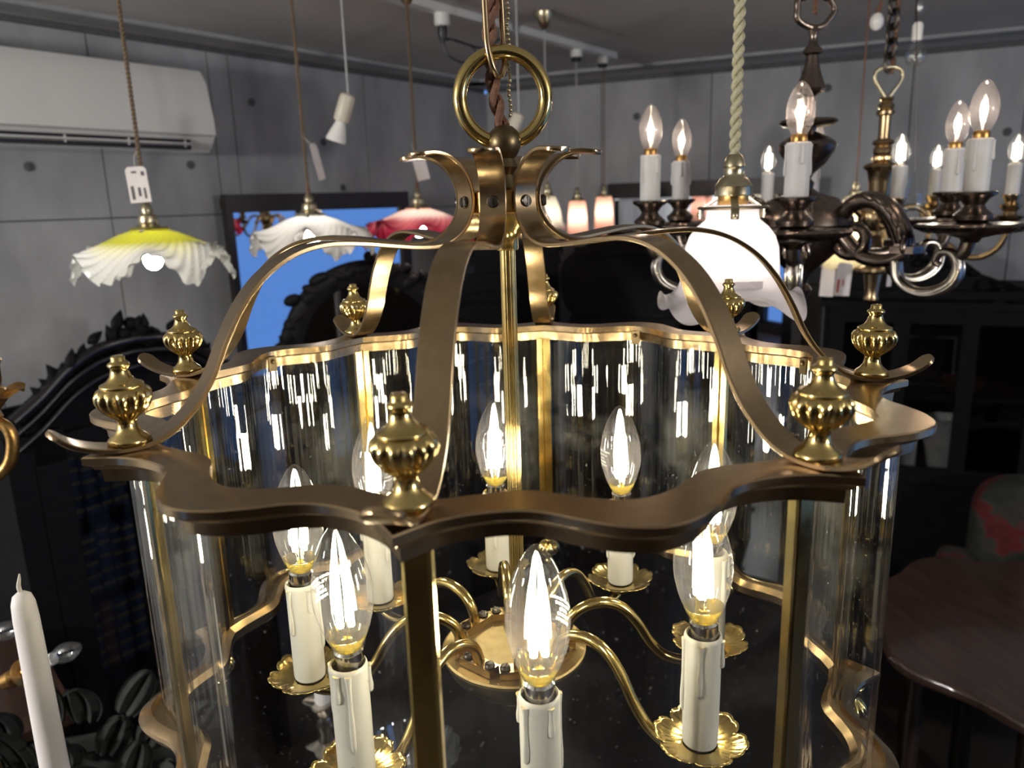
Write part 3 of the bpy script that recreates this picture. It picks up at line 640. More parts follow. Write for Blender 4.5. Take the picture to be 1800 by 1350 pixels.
p = at(1486, 462, 1.92); tag_card('price_tag_red', 'larger price tag hanging under the cream scalloped pendant', p, .040, .082, .06, [(-.30, .70, .16, .40), (.0, .6, .10, .2)], at(1487, 445, 1.95), .05)
p = at(1566, 465, 1.92); tag_card('price_tag', 'narrow price tag right of the cream scalloped pendant', p, .020, .054, .06, [], at(1560, 440, 1.96), .6)
p = at(1458, 462, 2.02); tag_card('price_tag', 'shadowed blank price tag behind the larger tag of the cream pendant', p, .034, .088, .04, [], at(1462, 445, 2.04), -.4)

# tilted bare spot lamps on their flexes
def spot(name, label, px, py, dep, top, tl, s=1.0):
    c = at(px, py, dep); t = thing(name, label, 'spot lamp', c)
    M = Matrix.Rotation(tl, 4, 'Y')
    MB().lathe([(0, 0), (.012*s, 0), (.0165*s, -.004), (.0175*s, -.012), (.0175*s, -.058*s), (.015*s, -.062*s), (0, -.063*s)], 28, None, M).build('socket', CREAMPL, t)
    MB().lathe([(.010*s, -.060*s), (.012*s, -.066*s), (.020*s, -.092*s), (.0235*s, -.104*s), (.021*s, -.108*s), (.005*s, -.102*s), (0, -.101*s)], 28, None, M).build('reflector_bulb', FROST, t)
    e = Vector((0, 0, CEIL-c.z-.01)); MB().tube(cr([(0, 0, -.002), (.0, .0, .03), tuple(e*.5), tuple(e)], 8), .0024, 8).build('cord', CORD_GREY, t)
    MB().lathe([(.003, -.035), (.012, -.034), (.016, -.004), (.016, 0), (0, 0)], 24).build('ceiling_cup', WHITEPL, t, (0, 0, CEIL-c.z))
spot('spot_lamp', 'cream spot lamp tilted left at the end of its grey flex', 612, 166, 1.85, None, .35)
spot('spot_lamp', 'cream spot lamp tilted left, seen through the ring of the big lantern', 912, 200, 2.15, None, .42)

# ------------------------------------------------------------------ ceiling track
A, B = onz(745, 0, CEIL), onz(1078, 93, CEIL); d = (B-A).normalized(); A = A-d*.5
TR = thing('lighting_track', 'white ceiling lighting track with sockets running towards the far corner', 'track', A)
M = Matrix.Translation((0, 0, -.012)); L = (B-A).length
MB().bar((0, 0, -.012), tuple((B-A)+Vector((0, 0, -.012))), .036, .022).build('rail', WHITEPL, TR, smooth=False)
for px in (1010, 1058):
    q = onz(px, 93-(1078-px)*.26, CEIL)-A; q.z = 0; s = d.dot(q); q = d*s
    o_ = MB().lathe([(0, -.024), (.022, -.024), (.022, -.046), (.019, -.050), (0, -.050)], 24).build('track_adapter', WHITEPL, TR, tuple(q)); MB().lathe([(0, -.050), (.018, -.050), (.018, -.060), (.014, -.064), (0, -.064)], 24).build('socket_face', BLACKPL, o_)
q = d*d.dot(onz(778, 8, CEIL)-A); o_ = MB().lathe([(0, -.022), (.022, -.022), (.022, -.052), (.018, -.056), (0, -.056)], 24).build('track_adapter', WHITEPL, TR, tuple(q))
pl = A+q+Vector((0, 0, -.056)); PL = thing('power_plug', 'black plug and looped black flex hanging from the white ceiling track', 'plug', pl)
MB().lathe([(0, 0), (.013, 0), (.0135, -.020), (.011, -.030), (.007, -.044), (0, -.044)], 20).build('plug_body', BLACKPL, PL)
e = A+d*d.dot(onz(905, 40, CEIL)-A)+Vector((0, 0, -.02))-pl
MB().tube(cr([(0, 0, -.040), (.012, .0, -.075), (.050, .0, -.098), (.085, .0, -.094), (.092, 0, -.070), (.080, .0, -.055), (.03, 0, -.038), (.012, .01, -.034), (.03, 0, -.036), (.09, .01, -.055), (.13, .02, -.055), tuple(e)], 8), .0032, 8).build('flex', BLACKPL, PL)

# ------------------------------------------------------------------ air conditioner on the left wall
acM = wallM(CORNER, -LU, LN)
_p = onplane(380, 235, LW0+LN*.19, LN); s1 = (CORNER-_p).dot(LU); zt, zb = onplane(374, 128, LW0+LN*.10, LN).z, onplane(374, 268, LW0+LN*.16, LN).z; H = zt-zb
AC = thing('air_conditioner', 'glossy white wall-mounted air conditioner above the yellow pendant', 'air conditioner', acM @ Vector((s1+.80, .012, zb)))
AC.rotation_euler = (0, 0, math.atan2(-LU.y, -LU.x)); Wd = .82; x0 = -.80+.0
acp = [(.0, H), (.10, H), (.150, H-.012), (.176, H-.05), (.196, H*.40), (.198, H*.20), (.190, H*.155), (.165, .012), (.150, .0), (.0, .0)]
b = MB()
b.loft([[(x, y, z) for y, z in acp] for x in (-Wd+.035, -.003, 0)]); b.v = [(x, y*(1 if x < -.001 else .985), z) for x, y, z in b.v]
flip = LN.dot(Vector((-math.sin(AC.rotation_euler.z), math.cos(AC.rotation_euler.z), 0)))
sy = 1 if flip > 0 else -1
b.v = [(x, y*sy, z) for x, y, z in b.v]; b.build('casing', ACWHITE, AC, ang=25)
MB().box((-Wd/2+.02, .178*sy, H*.155+.006), (Wd-.05, .046, .004)).build('seam', CORD_GREY, AC, smooth=False)
o_ = MB().box((-Wd/2+.02, .168*sy, .018), (Wd-.20, .040, .030)).build('air_slot', BLACKPL, AC, smooth=False)
v_ = MB().box((0, 0, 0), (Wd-.21, .050, .004)).build('vane', ACWHITE, AC, (-Wd/2+.02, .176*sy, .012), (.35*sy, 0, 0), smooth=False)
for i in range(4): MB().box((-Wd+.14+i*.18, .176*sy, .020), (.004, .03, .02)).build('vane_bracket', WHITEPL, AC, smooth=False)

# ------------------------------------------------------------------ wall mirrors
def wall_mirror(name, label, M, xa, xb, za, zb, off, fw, m_frame=DARKWOOD):
    t = thing(name, label, 'mirror', M @ Vector(((xa+xb)/2, off, za))); R = Matrix(M); R.translation = (0, 0, 0); t.rotation_euler = R.to_euler()
    wd, h = xb-xa, zb-za
    for nm, cx, cz, sx, sz in (('frame_top', 0, h-fw/2, wd, fw), ('frame_bottom', 0, fw/2, wd, fw), ('frame_side', -wd/2+.011, h/2, .022, h-2*fw), ('frame_side', wd/2-.02, h/2, .04, h-2*fw)):
        f = MB(); f.box((cx, .0, cz), (sx, .05, sz)); f.box((cx, .03, cz), (max(sx-.03, .012) if sx < sz else sx, .015, max(sz-.03, .012) if sz < sx else sz)); f.build(nm, m_frame, t, smooth=False)
    MB().box((0, -.008, h/2), (wd-.04, .006, h-fw*1.9)).build('mirror_glass', MIRROR, t, smooth=False)
    return t
xa, xb = sL(712, 340), sL(391, 345)
zt = onplane(400, 342, LW0+LN*.06, LN).z
g_ = math.radians(-15); MU = Vector((LU.x*math.cos(g_)-LU.y*math.sin(g_), LU.x*math.sin(g_)+LU.y*math.cos(g_), 0)); MN = Vector((MU.y, -MU.x, 0))
mo = onplane(391, 345, LW0+LN*.09, LN); mo.z = 0; mr = onplane(712, 340, mo, MN); zt = onplane(400, 342, mo, MN).z
wall_mirror('leaning_mirror', 'wide dark-framed mirror filled with bright blue window light, standing at the left wall', wallM(mo, MU, MN), 0, (mr-mo).dot(MU), .02, zt, .0, .062)
g_ = math.radians(-8.6); MU = Vector((RU.x*math.cos(g_)-RU.y*math.sin(g_), RU.x*math.sin(g_)+RU.y*math.cos(g_), 0)); MN = Vector((MU.y, -MU.x, 0))
mo = onplane(1072, 320, CORNER+RN*.07, RN); mo.z = 0; mr = onplane(1426, 318, mo, MN); zt = onplane(1200, 318, mo, MN).z
wall_mirror('leaning_mirror', 'dark-framed mirror standing at the right wall behind the frosted tulip pendant', wallM(mo, MU, MN), 0, (mr-mo).dot(MU), .02, zt, .0, .07)

# ------------------------------------------------------------------ the bronze chandelier
cx, cy = .477, .696; CH = thing('bronze_chandelier', 'dark bronze six arm chandelier with large scrolls and lit candle bulbs', 'chandelier', (cx, cy, Z0))
lp = MB(); lp.tube([((.031+.002*math.cos(5*t))*math.cos(t), 0, .386+.025*math.sin(t)) for t in [2*PI*i/60 for i in range(60)]], .0048, 10, True)
lp.ball((-.020, 0, .404), .0075); lp.ball((.020, 0, .404), .0075); lp.build('loop', BRONZE, CH, rot=(0, 0, .2))
MB().lathe([(0, .362), (.006, .362), (.008, .355), (.005, .348), (.007, .338), (.014, .330), (.015, .325), (.009, .322), (.010, .312), (.013, .298), (.018, .284), (.022, .274), (.020, .270), (.012, .268), (.007, .262), (.0065, .236), (.012, .232), (.040, .230), (.043, .226), (.036, .221), (.014, .218), (.012, .212), (.030, .204), (.040, .197), (.043, .192), (.040, .182), (.028, .164), (.012, .150), (.008, .142), (.014, .136), (.012, .128), (.020, .122), (.050, .112), (.066, .098), (.074, .082), (.076, .072), (.072, .068), (.074, .060), (.066, .044), (.050, .026), (.030, .008), (.016, -.006), (.012, -.020), (.020, -.030), (.014, -.044), (0, -.050)], 56, lambda r, z, t: r*(1+(.05*abs(math.cos(5*t)) if .268 < z < .32 else 0))).build('baluster', BRONZE, CH)
twisted([(0, 0, .380), (.004, 0, .45), (.004, 0, CEIL-Z0-.01)], .0020, .016).build('flex', CORD_BROWN, CH)
chn = MB()
for i in range(9):
    z0 = .418+.028*i; o = Matrix.Translation((0, 0, z0)) @ Matrix.Rotation(PI/2*(i % 2), 4, 'Z')
    chn.tube([(.008*math.cos(t), 0, .018*math.sin(t)) for t in [2*PI*k/20 for k in range(20)]], .0024, 6, True, M=o)
chn.build('chain', BRONZE, CH)
sp = [(.086+(.006+.0225*s)*math.cos(PI+2*PI*1.35*(1-s)), .052+(.006+.0225*s)*math.sin(PI+2*PI*1.35*(1-s))) for s in np.linspace(0, 1, 26)]
upper = sp + cr([sp[-1], (.061, .078), (.078, .100), (.104, .108), (.130, .100), (.150, .078), (.163, .050)], 5)[1:]
UPA = MB().tube([(r, 0, z) for r, z in upper], [.004, .006, .009, .010, .012, .014, .013], 12, flat=1.2).data('upper_scroll', BRONZE, 60)
lower = cr([(.052, .040), (.090, .020), (.130, .012), (.160, .040), (.152, .022), (.158, -.004), (.180, -.020), (.206, -.020), (.230, -.006), (.238, .016), (.230, .034), (.214, .036), (.208, .024), (.214, .018)][4:], 6)
LOA = MB().tube([(r, 0, z) for r, z in lower], [.008, .0085, .008, .007, .006, .004], 12, flat=1.3)
LOA.tube([(r+.004, .0075, z-.002) for r, z in lower[:34]], [.003, .0035, .003], 8); LOA.tube([(r+.004, -.0075, z-.002) for r, z in lower[:34]], [.003, .0035, .003], 8)
LOA = LOA.data('lower_scroll', SILVERY, 60)
lf = MB()
for i, (r, z, s) in enumerate([(.110, .112, .9), (.125, .108, 1.0), (.139, .098, 1.1), (.150, .084, 1.15), (.160, .066, 1.15), (.167, .048, 1.0)]):
    for q in (-1, 0, 1):
        M = Matrix.Translation((r, .011*q, z)) @ Matrix.Rotation(.35*q, 4, 'X') @ Matrix.Rotation(.45+.2*i, 4, 'Y'); lf.ball((0, 0, 0), (.017*s, .007, .0048), 10, 6, M)
lf.box((.166, 0, .038), (.034, .030, .010)); LEAFD = lf.data('acanthus_leaf', BRONZE, 60)
stm = MB().tube(cr([(.062, 0, .060), (.100, 0, .026), (.140, 0, .022), (.166, 0, .034)], 5), [.012, .010, .009], 10)
stm.tube(cr([(.230, 0, .028), (.243, 0, .036), (.250, 0, .060)], 5), [.006, .009, .010], 10); STMD = stm.data('arm', BRONZE, 60)
PAN2 = MB().lathe([(0, .048), (.010, .050), (.014, .056), (.030, .060), (.056, .064), (.067, .069), (.069, .072), (.066, .075), (.050, .074), (.026, .076), (0, .076)], 72, lambda r, z, t: r*(1+(.035*math.cos(24*t) if r > .05 else 0))).data('drip_pan', BRONZE, 50)
CUP2 = MB().lathe([(0, .074), (.017, .075), (.023, .080), (.024, .086), (.015, .094), (.0125, .099), (.018, .107), (.026, .112), (.027, .115), (.024, .1165), (0, .1165)], 36).data('candle_cup', BRONZE)
SL2 = sleeve_data(.068, .0152, WAXWHITE); DR2 = [drip_data(.042, .0024, .0152, .068, WAXWHITE), drip_data(.028, .0026, .0152, .068, WAXWHITE)]
COLL = MB().lathe([(0, -.008), (.0090, -.008), (.0100, -.006), (.0100, .002), (.0085, .004), (0, .004)], 24).data('bulb_cap', GILT)
BL2 = MB().lathe(bulb_parts(.067, .0175), 32).data('light_bulb', thin_glass('warm_bulb_glass', (1, .96, .95), .06, haze=.04), 80)  # translucent share of the glass stands in for the pinkish glow haze
f2 = MB(); f2.tube(cr([(-.003, 0, .024), (-.0040, .001, .031), (-.001, 0, .036), (.001, 0, .031), (.0035, -.001, .036), (.003, 0, .025)], 6), .0019, 8); f2.ball((0, 0, .0305), (.0038, .0036, .0055), 12, 8); F2 = f2.data('filament', FIL2, 80)
s2 = MB(); s2.lathe([(0, .002), (.0050, .002), (.0042, .010), (.0015, .016), (0, .016)], 14); S2 = s2.data('glass_stem', CLEAR, 60)
for k in range(6):
    a = math.radians(-113.3)+k*PI/3
    put('arm', STMD, CH, rot=(0, 0, a)); put('upper_scroll', UPA, CH, rot=(0, 0, a)); put('lower_scroll', LOA, CH, rot=(0, 0, a)); put('acanthus_leaf', LEAFD, CH, rot=(0, 0, a))
    x, y = .25*math.cos(a), .25*math.sin(a); pn = put('drip_pan', PAN2, CH, (x, y, 0)); put('candle_cup', CUP2, pn)
    sv = put('candle_sleeve', SL2, CH, (x, y, .1150), (0, 0, k*1.3))
    for j in range(4): put('wax_drip', DR2[(j+k) % 2], sv, rot=(0, 0, j*PI/2+k))
    bl = put('light_bulb', BL2, CH, (x, y, .1890)); put('bulb_cap', COLL, bl); put('filament', F2, bl, rot=(0, 0, k)); put('glass_stem', S2, bl)
    lamp('bulb_light', (x, y, .221), .5, (1, .82, .64), .0045, CH)

# ------------------------------------------------------------------ the brass chandelier behind it
cx, cy = .875, 1.279; C2 = thing('brass_chandelier', 'slim brass five arm chandelier with glowing white candle bulbs, on a black chain', 'chandelier', (cx, cy, Z0))
MB().tube(cr([(0, 0, .322), (-.010, 0, .332), (-.030, 0, .362), (-.028, 0, .380), (-.012, 0, .388), (.012, 0, .388), (.028, 0, .380), (.030, 0, .362), (.010, 0, .332)], 6, True), .0042, 10, True).build('loop', ANTIQUE, C2)
MB().lathe([(0, .326), (.014, .325), (.016, .320), (.012, .315), (.017, .309), (.018, .303), (.015, .299), (.020, .294), (.020, .289), (.013, .285), (.0125, .250), (.013, .236), (.022, .231), (.024, .226), (.016, .220), (.020, .214), (.021, .206), (.018, .201), (.022, .196), (.022, .190), (.018, .186), (.034, .180), (.037, .174), (.030, .165), (.026, .140), (.022, .105), (.020, .095), (.034, .085), (.042, .070), (.040, .050), (.028, .030), (.030, .022), (.020, .0), (.014, -.03), (.022, -.045), (.040, -.055), (.042, -.062), (.020, -.070), (.016, -.100), (.014, -.120), (.017, -.130), (.010, -.138), (0, -.142)], 48, lambda r, z, t: r*(1+(.05*math.cos(12*t) if r > .032 else 0))).build('baluster', BRASS_T, C2)
AR2 = MB().tube([(p[0], 0, p[1]) for p in cr([(.030, .060), (.060, .082), (.090, .078), (.115, .048), (.140, .010), (.175, -.022), (.210, -.028), (.240, -.012), (.256, .016), (.260, .046)], 6)], [.008, .007, .0065, .007], 12)
AR2.lathe([(0, .04), (.020, .050), (.030, .058), (.031, .062), (.014, .064), (.012, .070), (.020, .078), (.021, .084), (.012, .088), (.014, .094), (.018, .102), (.018, .106), (0, .106)], 32, None, Matrix.Translation((.26, 0, 0)))
AR2.ball((.118, 0, .046), .013); AR2 = AR2.data('arm', BRASS_T, 50)
SL3 = sleeve_data(.064, .0135, WAXWHITE); DR3 = drip_data(.04, .0022, .0135, .064, WAXWHITE); BL3 = MB().lathe(bulb_parts(.062, .0170), 28).data('light_bulb', CLEAR, 80)
f3 = MB()
for i in range(4):
    a = PI/4+i*PI/2; f3.tube([(.0055*math.cos(a), .0055*math.sin(a), .012), (.0050*math.cos(a), .0050*math.sin(a), .042)], .0026, 8)
F3 = f3.data('filament', FIL3, 80)
for k in range(5):
    a = math.radians(179.7)+k*2*PI/5; put('arm', AR2, C2, rot=(0, 0, a)); x, y = .26*math.cos(a), .26*math.sin(a)
    sv = put('candle_sleeve', SL3, C2, (x, y, .1045)); put('wax_drip', DR3, sv, rot=(0, 0, -1.2+k))
    bl = put('light_bulb', BL3, C2, (x, y, .1670)); put('filament', F3, bl); put('bulb_cap', COLL, bl); lamp('bulb_light', (x, y, .196), .7, (1, .92, .74), .005, C2)
ck = thing('black_chain', 'black twisted chain and flex above the slim brass chandelier', 'chain', (cx, cy, Z0+.385))
for i in range(int((CEIL-Z0-.385)/.030)):
    o = MB(); o.tube([(.013*math.cos(t), 0, .020*math.sin(t)) for t in [2*PI*k/18 for k in range(18)]], .0042, 8, True); o.build('chain_link', STEEL, ck, (0, 0, .012+.030*i), (0, .15*(-1)**i, PI/2*(i % 2)+.4))
twisted([(.006, 0, -.01), (.012, .005, .1), (.004, .0, CEIL-Z0-.39)], .003, .03).build('flex', CORD_BROWN, ck)

# glass globe lamp and pearl bulb near the ceiling on the right
c = at(1609, 98, 1.75); g = thing('globe_lamp', 'clear unlit glass bulb hanging high beside the black chain', 'pendant lamp', c)
MB().lathe([(0, -.022), (.010, -.020), (.019, -.012), (.022, 0), (.019, .011), (.012, .018), (.008, .026), (.008, .034), (0, .034)], 32).build('glass_bulb', CUT, g, ang=80)
MB().lathe([(0, .030), (.010, .030), (.011, .060), (.007, .066), (0, .066)], 20).build('socket', FROST, g)
MB().tube([(-.004, 0, .06), (-.008, 0, .14), (0, 0, CEIL-c.z)], .003, 8).build('cord', STEEL, g)
MB().ball((.0, 0, .10), (.010, .010, .022)).build('drop', CUT, g)
c = at(1541, 38, 1.95); g = thing('pearl_bulb', 'pale round pearl bulb hanging near the ceiling behind the black chain', 'bulb', c)
MB().ball((0, 0, 0), (.0155, .0155, .020), 24, 14).build('glass', FROST, g); MB().tube([(0, 0, .016), (.01, 0, .05), (.01, 0, CEIL-c.z)], [.007, .003, .0025], 8).build('cord', CORD_BROWN, g)
c = at(1605, 340, 1.55); g = thing('crystal_drop', 'iridescent cut crystal drop between the two chandeliers', 'crystal', c)
MB().lathe([(0, .040), (.004, .038), (.012, .020), (.017, 0), (.018, -.014), (.012, -.030), (0, -.036)], 8).build('pendalogue', CUT, g, smooth=False); MB().tube([(0, 0, .038), (-.03, .02, CEIL-c.z)], .0008, 6).build('wire', STEEL, g)

# ------------------------------------------------------------------ gilt chandelier at the left edge (most of it outside the frame)
c = at(-16, 700, .80); GC = thing('gilt_chandelier', 'old gilt chandelier arm with leaf bobeche and amber sleeve at the left edge', 'chandelier', c)
MB().lathe([(0, -.030), (.005, -.028), (.008, -.020), (.006, -.014), (.012, -.006), (.018, .002), (.016, .008), (.010, .012), (.012, .018), (.0125, .034), (.015, .040), (.014, .042), (0, .042)], 36, lambda r, z, t: r*(1+.08*abs(math.cos(4*t)))).build('candle_cup', GILT, GC)
def pet(u, v):
    t = 2*PI*u; lob = .5+.5*math.cos(6*t); r = .012+.024*v*(.75+.25*lob); return (r*math.cos(t), r*math.sin(t), .002+.012*math.sin(v*1.9)*(.4+.6*lob)-.004*v*v)
MB().grid(pet, 72, 8, True).build('bobeche', GILT, GC)
MB().lathe([(0, .040), (.0105, .040), (.0105, .120), (.006, .124), (0, .124)], 28).build('candle_sleeve', AMBER, GC)
MB().tube([(p[0], p[1], p[2]) for p in cr([(.0, 0, -.024), (.012, 0, -.034), (.014, 0, -.052), (.004, 0, -.076), (-.022, 0, -.092), (-.060, 0, -.085), (-.10, 0, -.060), (-.14, .02, -.05)], 7)], [.006, .0065, .006, .006], 12).build('arm', GILT, GC)
MB().lathe([(0, -.12), (.02, -.10), (.03, -.06), (.018, -.02), (.012, .05), (.02, .08), (.008, .12), (.004, .14), (.004, CEIL-c.z), (0, CEIL-c.z)], 24).build('stem', GILT, GC, (-.16, .02, 0))

# ------------------------------------------------------------------ carved bookcase along the left wall
OFF = .42; BP = LW0+LN*OFF
def bs(px, py): p = onplane(px, py, BP, LN); return ((CORNER-p).dot(LU), p.z)      # (along-wall from the corner, height)
crest = bs(226, 560); s0, zc = crest
lend = bs(20, 742); halfw = lend[0]-s0
zb = lend[1]-.04
BK = thing('carved_bookcase', 'tall black carved bookcase with arched crest and dark books by the left wall', 'bookcase', LM @ Vector((s0, OFF, 0)))
BK.rotation_euler = (0, 0, math.atan2(-LU.y, -LU.x))
# local: x along wall away from the corner, y = sy*outward, z up
def BM(x, y, z): return (x, y*sy, z)
W2 = halfw+.03
for x in (-W2+.03, W2-.03): MB().box(BM(x, -.17, zb/2), (.06, .36, zb)).build('side_panel', BLACKWOOD, BK, smooth=False)
MB().box(BM(0, -.35, zb/2), (2*W2-.12, .02, zb)).build('back_panel', BLACKWOOD, BK, smooth=False)
MB().box(BM(0, -.17, .10), (2*W2-.12, .34, .20)).build('plinth', BLACKWOOD, BK, smooth=False)
arch = [(lend[0]-s0, lend[1]), (halfw*.80, lend[1]+(zc-lend[1])*.20), (halfw*.55, lend[1]+(zc-lend[1])*.50), (halfw*.30, lend[1]+(zc-lend[1])*.68), (.0, lend[1]+(zc-lend[1])*.74)]
ar = cr(arch, 8); full = ar+[(-p[0], p[1]) for p in reversed(ar[:-1])]
poly_ = [(p[0], p[1]) for p in full]+[(-W2+.01, zb-.02), (W2-.01, zb-.02)]
b = MB(); b.prism(poly_, .03, Matrix(((1, 0, 0, 0), (0, 0, -sy, -.012*sy), (0, 1, 0, 0), (0, 0, 0, 1)))); b.build('pediment', BLACKWOOD, BK, smooth=False)
for q, rr in ((0, .016), (-.034, .009), (-.075, .007)):
    MB().tube([BM(p[0], .012, p[1]+q) for p in full], rr, 10).build('arch_moulding', EBONY, BK)
rnd = random.Random(11); cv = 0
for i in range(46):
    t = rnd.uniform(-1, 1); k = abs(t); zz = float(np.interp(k*halfw, [p[0] for p in reversed(ar)], [p[1] for p in reversed(ar)]))
    if k > .78: continue
    up = (1-k)**1.6*(zc-lend[1])*.34*rnd.uniform(.2, 1.0)
    M = Matrix.Translation(BM(t*halfw, .005+rnd.uniform(-.01, .015), zz+up)) @ Matrix.Rotation(rnd.uniform(-1, 1), 4, 'Y')
    b = MB(); k2 = rnd.uniform(.7, 1.3); b.lathe([(0, -.020), (.010, -.012), (.014, 0), (.011, .012), (.005, .024), (0, .032)], 7, None, M @ Matrix.Diagonal((k2, 1, k2, 1))); b.build('carved_leaf', BLACKWOOD, BK)
for x, z, r in ((0, zc-.012, .020), (.022, zc-.040, .022), (-.022, zc-.040, .022), (.0, zc-.05, .028), (.045, zc-.065, .022), (-.045, zc-.065, .022)):
    b = MB(); b.ball(BM(x, .008, z), (r, .018, r*.9), 12, 8); b.build('carved_leaf', BLACKWOOD, BK)
for x in (-W2+.10, 0, W2-.10):
    MB().box(BM(x, .0, (zb+.20)/2), (.075 if x else .06, .028, zb-.20)).build('door_stile', BLACKWOOD, BK, smooth=False)
for z in (.24, zb-.05): MB().box(BM(0, .001, z), (2*W2-.12, .026, .07)).build('door_rail', BLACKWOOD, BK, smooth=False)
for s_ in (-1, 1): MB().box(BM(s_*W2/2, -.012, (zb+.2)/2), (W2-.13, .004, zb-.30)).build('door_pane', PANEGL, BK, smooth=False)
shelf_z = [zb-.28-.235*i for i in range(5)]
book_xy = []
for z in shelf_z:
    if z > .22: MB().box(BM(0, -.20, z-.010), (2*W2-.12, .26, .018)).build('shelf', BLACKWOOD, BK, smooth=False)
bi = 0; rnd = random.Random(2)
BASE = BK.matrix_basis.copy()
BOOKM = Matrix.Translation(LM @ Vector((s0, OFF, 0))) @ Matrix.Rotation(BK.rotation_euler.z, 4, 'Z')
ordn = ['topmost', 'second', 'third', 'fourth', 'lowest']
NTH = ['first', 'second', 'third', 'fourth', 'fifth', 'sixth', 'seventh', 'eighth', 'ninth', 'tenth', 'eleventh', 'twelfth']
for zi, z in enumerate(shelf_z[:3]):
    x = -.02; row = []
    while x < W2-.16:
        wd = rnd.uniform(.030, .046); row.append((x, wd, rnd.uniform(.175, .205), rnd.random() < .8)); x += wd+.002
    for bi, (x, wd, h, nv) in enumerate(reversed(row)):          # the far end of the shelf comes first in the picture, from the left
        t = thing('book', '%s gilt banded book, %s from the left on the %s bookcase shelf' % ('navy' if nv else 'maroon', NTH[bi], ordn[zi]), 'book', BOOKM @ Vector(BM(x+wd/2+.06, -.08, z)), (0, 0, BK.rotation_euler.z), group='books on the %s visible shelf of the bookcase' % ordn[zi])
        sp_ = MB(); sp_.loft([[(-wd/2, -.10*sy, q), (-wd/2, .012*sy, q), (-wd/4, .018*sy, q), (wd/4, .018*sy, q), (wd/2, .012*sy, q), (wd/2, -.10*sy, q)] for q in (0, h)]); sp_.build('binding', NAVY if nv else MAROON, t, smooth=False)
        for q in (.10, .30, .52, .72, .90): MB().box((0, .0165*sy, h*q), (wd*.86, .006, h*.055)).build('gilt_band', GOLDLEAF, t, smooth=False)

# ------------------------------------------------------------------ black dressing mirror in front of the wall mirror
def cheval(name, label, px, py, dep, wd, h_top, rz, mirror=True):
    p = at(px, py, dep); t = thing(name, label, 'mirror', (p.x, p.y, 0), (0, 0, rz)); zt = p.z
    def arc(w_, zt_, n=20): return [(-w_, zt_-w_*1.1)]+[(w_*math.cos(PI-PI*i/n), zt_-w_*1.1+w_*1.1*math.sin(PI*i/n)) for i in range(1, n)]+[(w_, zt_-w_*1.1)]
    out = arc(wd, zt); path = [(-wd, 0, .45)]+[(x, 0, z) for x, z in out]+[(wd, 0, .45)]
    MB().tube(cr(path, 4), .034, 10, flat=.7).build('arched_frame', BLACKWOOD, t)
    poly = [(x*.97, z) for x, z in out]+[(wd*.97, .45), (-wd*.97, .45)]
    b = MB(); b.prism(poly, .012, Matrix(((1, 0, 0, 0), (0, 0, -1, 0), (0, 1, 0, 0), (0, 0, 0, 1)))); b.build('mirror_glass', OLDMIRROR, t, smooth=False)
    rnd = random.Random(int(px))
    for i in range(26):
        a = PI*(i+.5)/26; r = wd*1.06+rnd.uniform(-.01, .03); b = MB(); M = Matrix.Translation((r*math.cos(a), -.01, zt-wd*1.1+r*1.08*math.sin(a))) @ Matrix.Rotation(rnd.uniform(-1, 1)+PI/2-a, 4, 'Y')
        b.ball((0, 0, 0), (rnd.uniform(.02, .045), .018, rnd.uniform(.012, .022)), 10, 6, M); b.build('carved_leaf', BLACKWOOD, t)
    for s_ in (-1, 1):
        MB().lathe([(0, 0), (.04, 0), (.03, .06), (.018, .2), (.026, .45), (.020, .6), (.014, .62), (0, .62)], 20).build('post', BLACKWOOD, t, (s_*wd, 0, 0))
    MB().box((0, 0, .45), (2*wd, .04, .06)).build('stretcher', BLACKWOOD, t, smooth=False)
    return t
cheval('dressing_mirror', 'black carved arched dressing mirror standing before the blue mirror', 645, 478, 2.15, .22, 0, .12)
# black tall cabinet with waisted outline in the middle
def silhouette_cabinet(name, label, cat, px, py, dep, prof, depth, rz, m=BLACKWOOD):
    p = at(px, py, dep); t = thing(name, label, cat, (p.x, p.y, 0), (0, 0, rz)); zt = p.z
    pts = cr([(x, z*zt) for x, z in prof], 5); pl = [(x, z) for x, z in pts]+[(-x, z) for x, z in reversed(pts)]
    b = MB(); b.prism(pl, depth, Matrix(((1, 0, 0, 0), (0, 0, 1, 0), (0, 1, 0, 0), (0, 0, 0, 1)))); b.build('case', m, t, smooth=False)
    for f in (.96, .80, .52, .10):
        w_ = float(np.interp(f, [q[1] for q in prof], [q[0] for q in prof])); MB().box((0, -.008, f*zt), (2*w_*1.03, .03, .030)).build('moulding', m, t, smooth=False)
    w_ = float(np.interp(.65, [q[1] for q in prof], [q[0] for q in prof])); MB().box((0, -.004, .66*zt), (1.3*w_, .012, .20*zt)).build('door_panel', DARKWOOD, t, smooth=False)
    MB().ball((w_*.5, -.018, .66*zt), .011).build('knob', BRASS_DARK, t)
    return t
silhouette_cabinet('waisted_cabinet', 'tall black waisted cabinet before the grey corner wall', 'cabinet', 1095, 408, 3.02, [(.24, 0), (.24, .55), (.19, .60), (.19, .78), (.24, .84), (.25, .92), (.20, .955), (.10, .985), (.0, 1.0)], .30, -.35)
silhouette_cabinet('low_black_cabinet', 'low black cabinet between the dressing mirror and the lantern stem', 'cabinet', 828, 492, 2.80, [(.15, 0), (.15, .93), (.17, .95), (.17, .98), (.15, 1.0), (.0, 1.0)], .22, .3)
silhouette_cabinet('black_wardrobe', 'plain black wardrobe behind the back of the lantern crown', 'wardrobe', 905, 430, 3.35, [(.18, 0), (.18, .95), (.20, .97), (.19, 1.0), (.0, 1.0)], .3, -.1)

